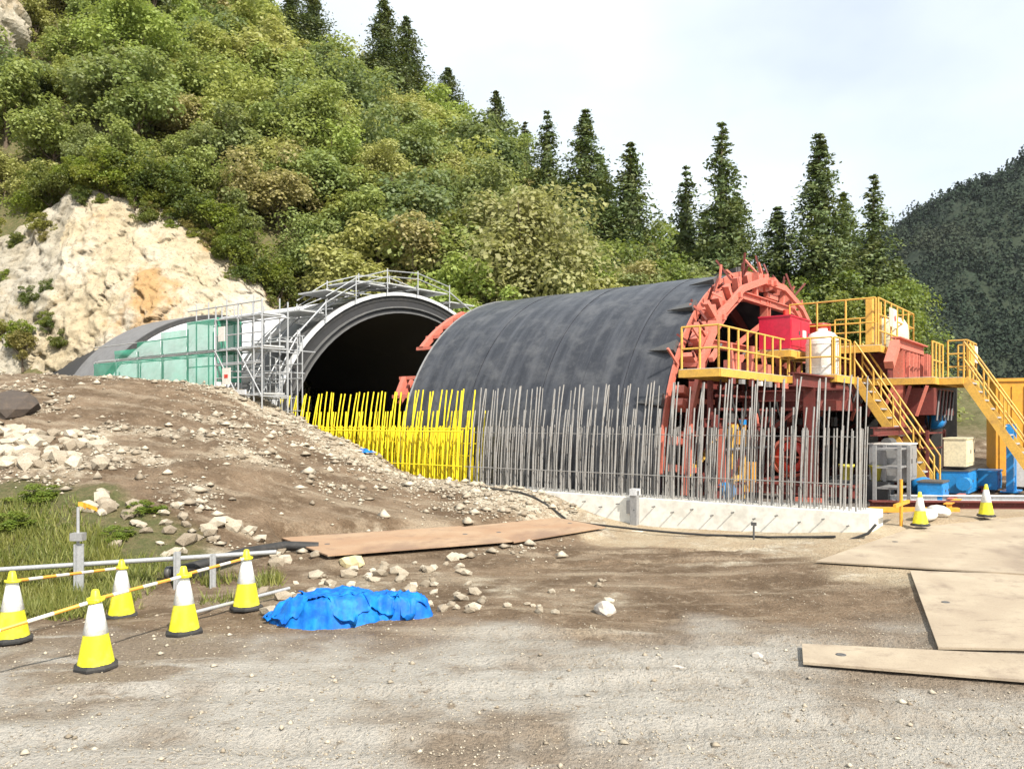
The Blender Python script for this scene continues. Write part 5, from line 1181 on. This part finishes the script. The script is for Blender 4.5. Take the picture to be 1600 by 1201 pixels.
def gravel():
    base = []
    for me in ROCK[:4]:
        base.append((np.array([v.co[:] for v in me.vertices]), np.array([p.vertices[:] for p in me.polygons])))
    import bmesh
    oct_v = np.array([(1, 0, 0), (0, 1, 0), (-1, 0, 0), (0, -1, 0), (0, 0, .8), (0, 0, -.5)]); oct_f = np.array([(0, 1, 4), (1, 2, 4), (2, 3, 4), (3, 0, 4), (1, 0, 5), (2, 1, 5), (3, 2, 5), (0, 3, 5)])
    def mass(name, x, y, r, label):
        n_ = len(x); z = H(x, y); a = rng.uniform(0, 6.28, n_); c, s = np.cos(a), np.sin(a)
        V = oct_v[None] * rng.uniform(.6, 1.25, (n_, 6, 1)) * r[:, None, None] * np.stack([rng.uniform(.7, 1.3, n_), rng.uniform(.7, 1.3, n_), rng.uniform(.5, .9, n_)], -1)[:, None, :]
        X = V[..., 0] * c[:, None] - V[..., 1] * s[:, None] + x[:, None]; Y = V[..., 0] * s[:, None] + V[..., 1] * c[:, None] + y[:, None]; Z = V[..., 2] + z[:, None] + r[:, None] * .2
        V = np.stack([X, Y, Z], -1).reshape(-1, 3); Fq = (oct_f[None] + (np.arange(n_) * 6)[:, None, None]).reshape(-1, 3)
        o = link(name, mesh_np(name, V, Fq, M['stone'])); tag(o, label, 'gravel', kind='stuff')
    n_ = 15000; Y = 4.4 + 9 * rng.random(n_) ** 1.6; px = rng.uniform(-60, 1660, n_); x = (px - 800) / F * Y
    keep = np.ones(n_, bool)
    for _, poly, _, _ in PLATES: keep &= inpoly_d(x, Y, poly) < -.02
    keep &= (rng.random(n_) < .35 + .65 * (Y < 8.6)); x, Y = x[keep], Y[keep]
    mass('gravel', x, Y, rng.uniform(.004, .013, len(x)) * (1 + (rng.random(len(x)) < .03) * 1.8), 'loose gravel over the foreground')
    n_ = 15000; Y = rng.uniform(12.5, 24.5, n_); px = rng.uniform(-40, 900, n_); x = (px - 800) / F * Y; u, s = toL(x, Y)
    k = (s < -1.3) & (rng.random(n_) < np.clip(.05 + 1.0 * sst(-5.2, -2.6, s) + .7 * (fbm(x * .9, Y * .9, 31, 4) > .10), 0, 1)); x, Y = x[k], Y[k]
    keep = np.ones(len(x), bool)
    for _, poly, _, _ in PLATES: keep &= inpoly_d(x, Y, poly) < -.05
    x, Y = x[keep], Y[keep]
    mass('rubble', x, Y, rng.uniform(.015, .055, len(x)) * (1 + (rng.random(len(x)) < .12) * 1.9), 'stone rubble strewn over the earth mound')
gravel()
# ------------------------------------------------------------------ grass and weeds
def grass():
    n_ = 42000; Y = rng.uniform(9.0, 14.2, n_); px = rng.uniform(-60, 440, n_); x = (px - 800) / F * Y
    d = fbm(x * .8, Y * .8, 44, 3) + 1.1 * sst(-4.6, -7.2, x) * (1 - sst(12.6, 13.8, Y)) + .45 * (1 - sst(11.4, 12.6, Y)) - .62 + .35 * ((x < -2.6) & (Y < 11.2)) + .5 * fbm(x * 2.2, Y * 2.2, 48, 2) - .4 * sst(-5.4, -4.2, x)
    k = (rng.random(n_) < np.clip(d * 1.6, 0, 1)) & (Y > 9.35 + .25 * np.sin(x * 3)); x, Y = x[k], Y[k]; n_ = len(x); z = H(x, Y)
    h = rng.uniform(.04, .22, n_) * (1 + .6 * fbm(x, Y, 12, 2)); a = rng.uniform(0, 6.28, n_); w_ = rng.uniform(.006, .016, n_); ln = rng.uniform(.02, .14, n_); b = rng.uniform(0, 6.28, n_)
    B0 = np.stack([x - np.cos(a) * w_, Y - np.sin(a) * w_, z - .02], -1); B1 = np.stack([x + np.cos(a) * w_, Y + np.sin(a) * w_, z - .02], -1); T = np.stack([x + np.cos(b) * ln, Y + np.sin(b) * ln, z + h], -1)
    V = np.stack([B0, B1, T], 1).reshape(-1, 3); me = mesh_np('grass', V, np.arange(len(V)).reshape(-1, 3), M['grass']); o = link('grass', me); o.color = (.17, .24, .035, 1)
    tag(o, 'rough green grass at the foot of the mound by the pipe barrier', 'grass', kind='stuff')
grass()
for px, py, sc_, lab in [(185, 825, .16, 'low leafy weed clump right of the tall pipe post'), (30, 845, .2, 'bright green weed clump at the left edge behind the pipe barrier'), (230, 800, .16, 'small yellowish weed clump higher on the rubble'), (60, 800, .2, 'olive weed clump on the slope above the barrier')]:
    Y = 12.2 if py > 810 else 13.0; x = (px - 800) / F * Y
    e = tree('b', BROAD[3], x, Y, h1(x, Y) - .12, sc_, (.2, .3, .04), lab, None, name='weed_clump', cat='weed'); e.scale = (sc_, sc_, sc_ * .5); e.location.z -= .05

# ------------------------------------------------------------------ thin valley haze
def haze():
    m = bpy.data.materials.new('haze_air'); m.use_nodes = True; t = m.node_tree; t.nodes.clear(); o_ = t.nodes.new('ShaderNodeOutputMaterial'); v = t.nodes.new('ShaderNodeVolumePrincipled')
    v.inputs['Color'].default_value = (.86, .92, 1, 1); v.inputs['Density'].default_value = HAZE; v.inputs['Anisotropy'].default_value = .0; t.links.new(v.outputs[0], o_.inputs['Volume'])
    o = MB().b2((-1600, -1600, -30), (1600, 1600, 300)).build('haze', m); tag(o, 'thin pale haze filling the valley air', 'haze', kind='stuff')
HAZE = .00004
haze()
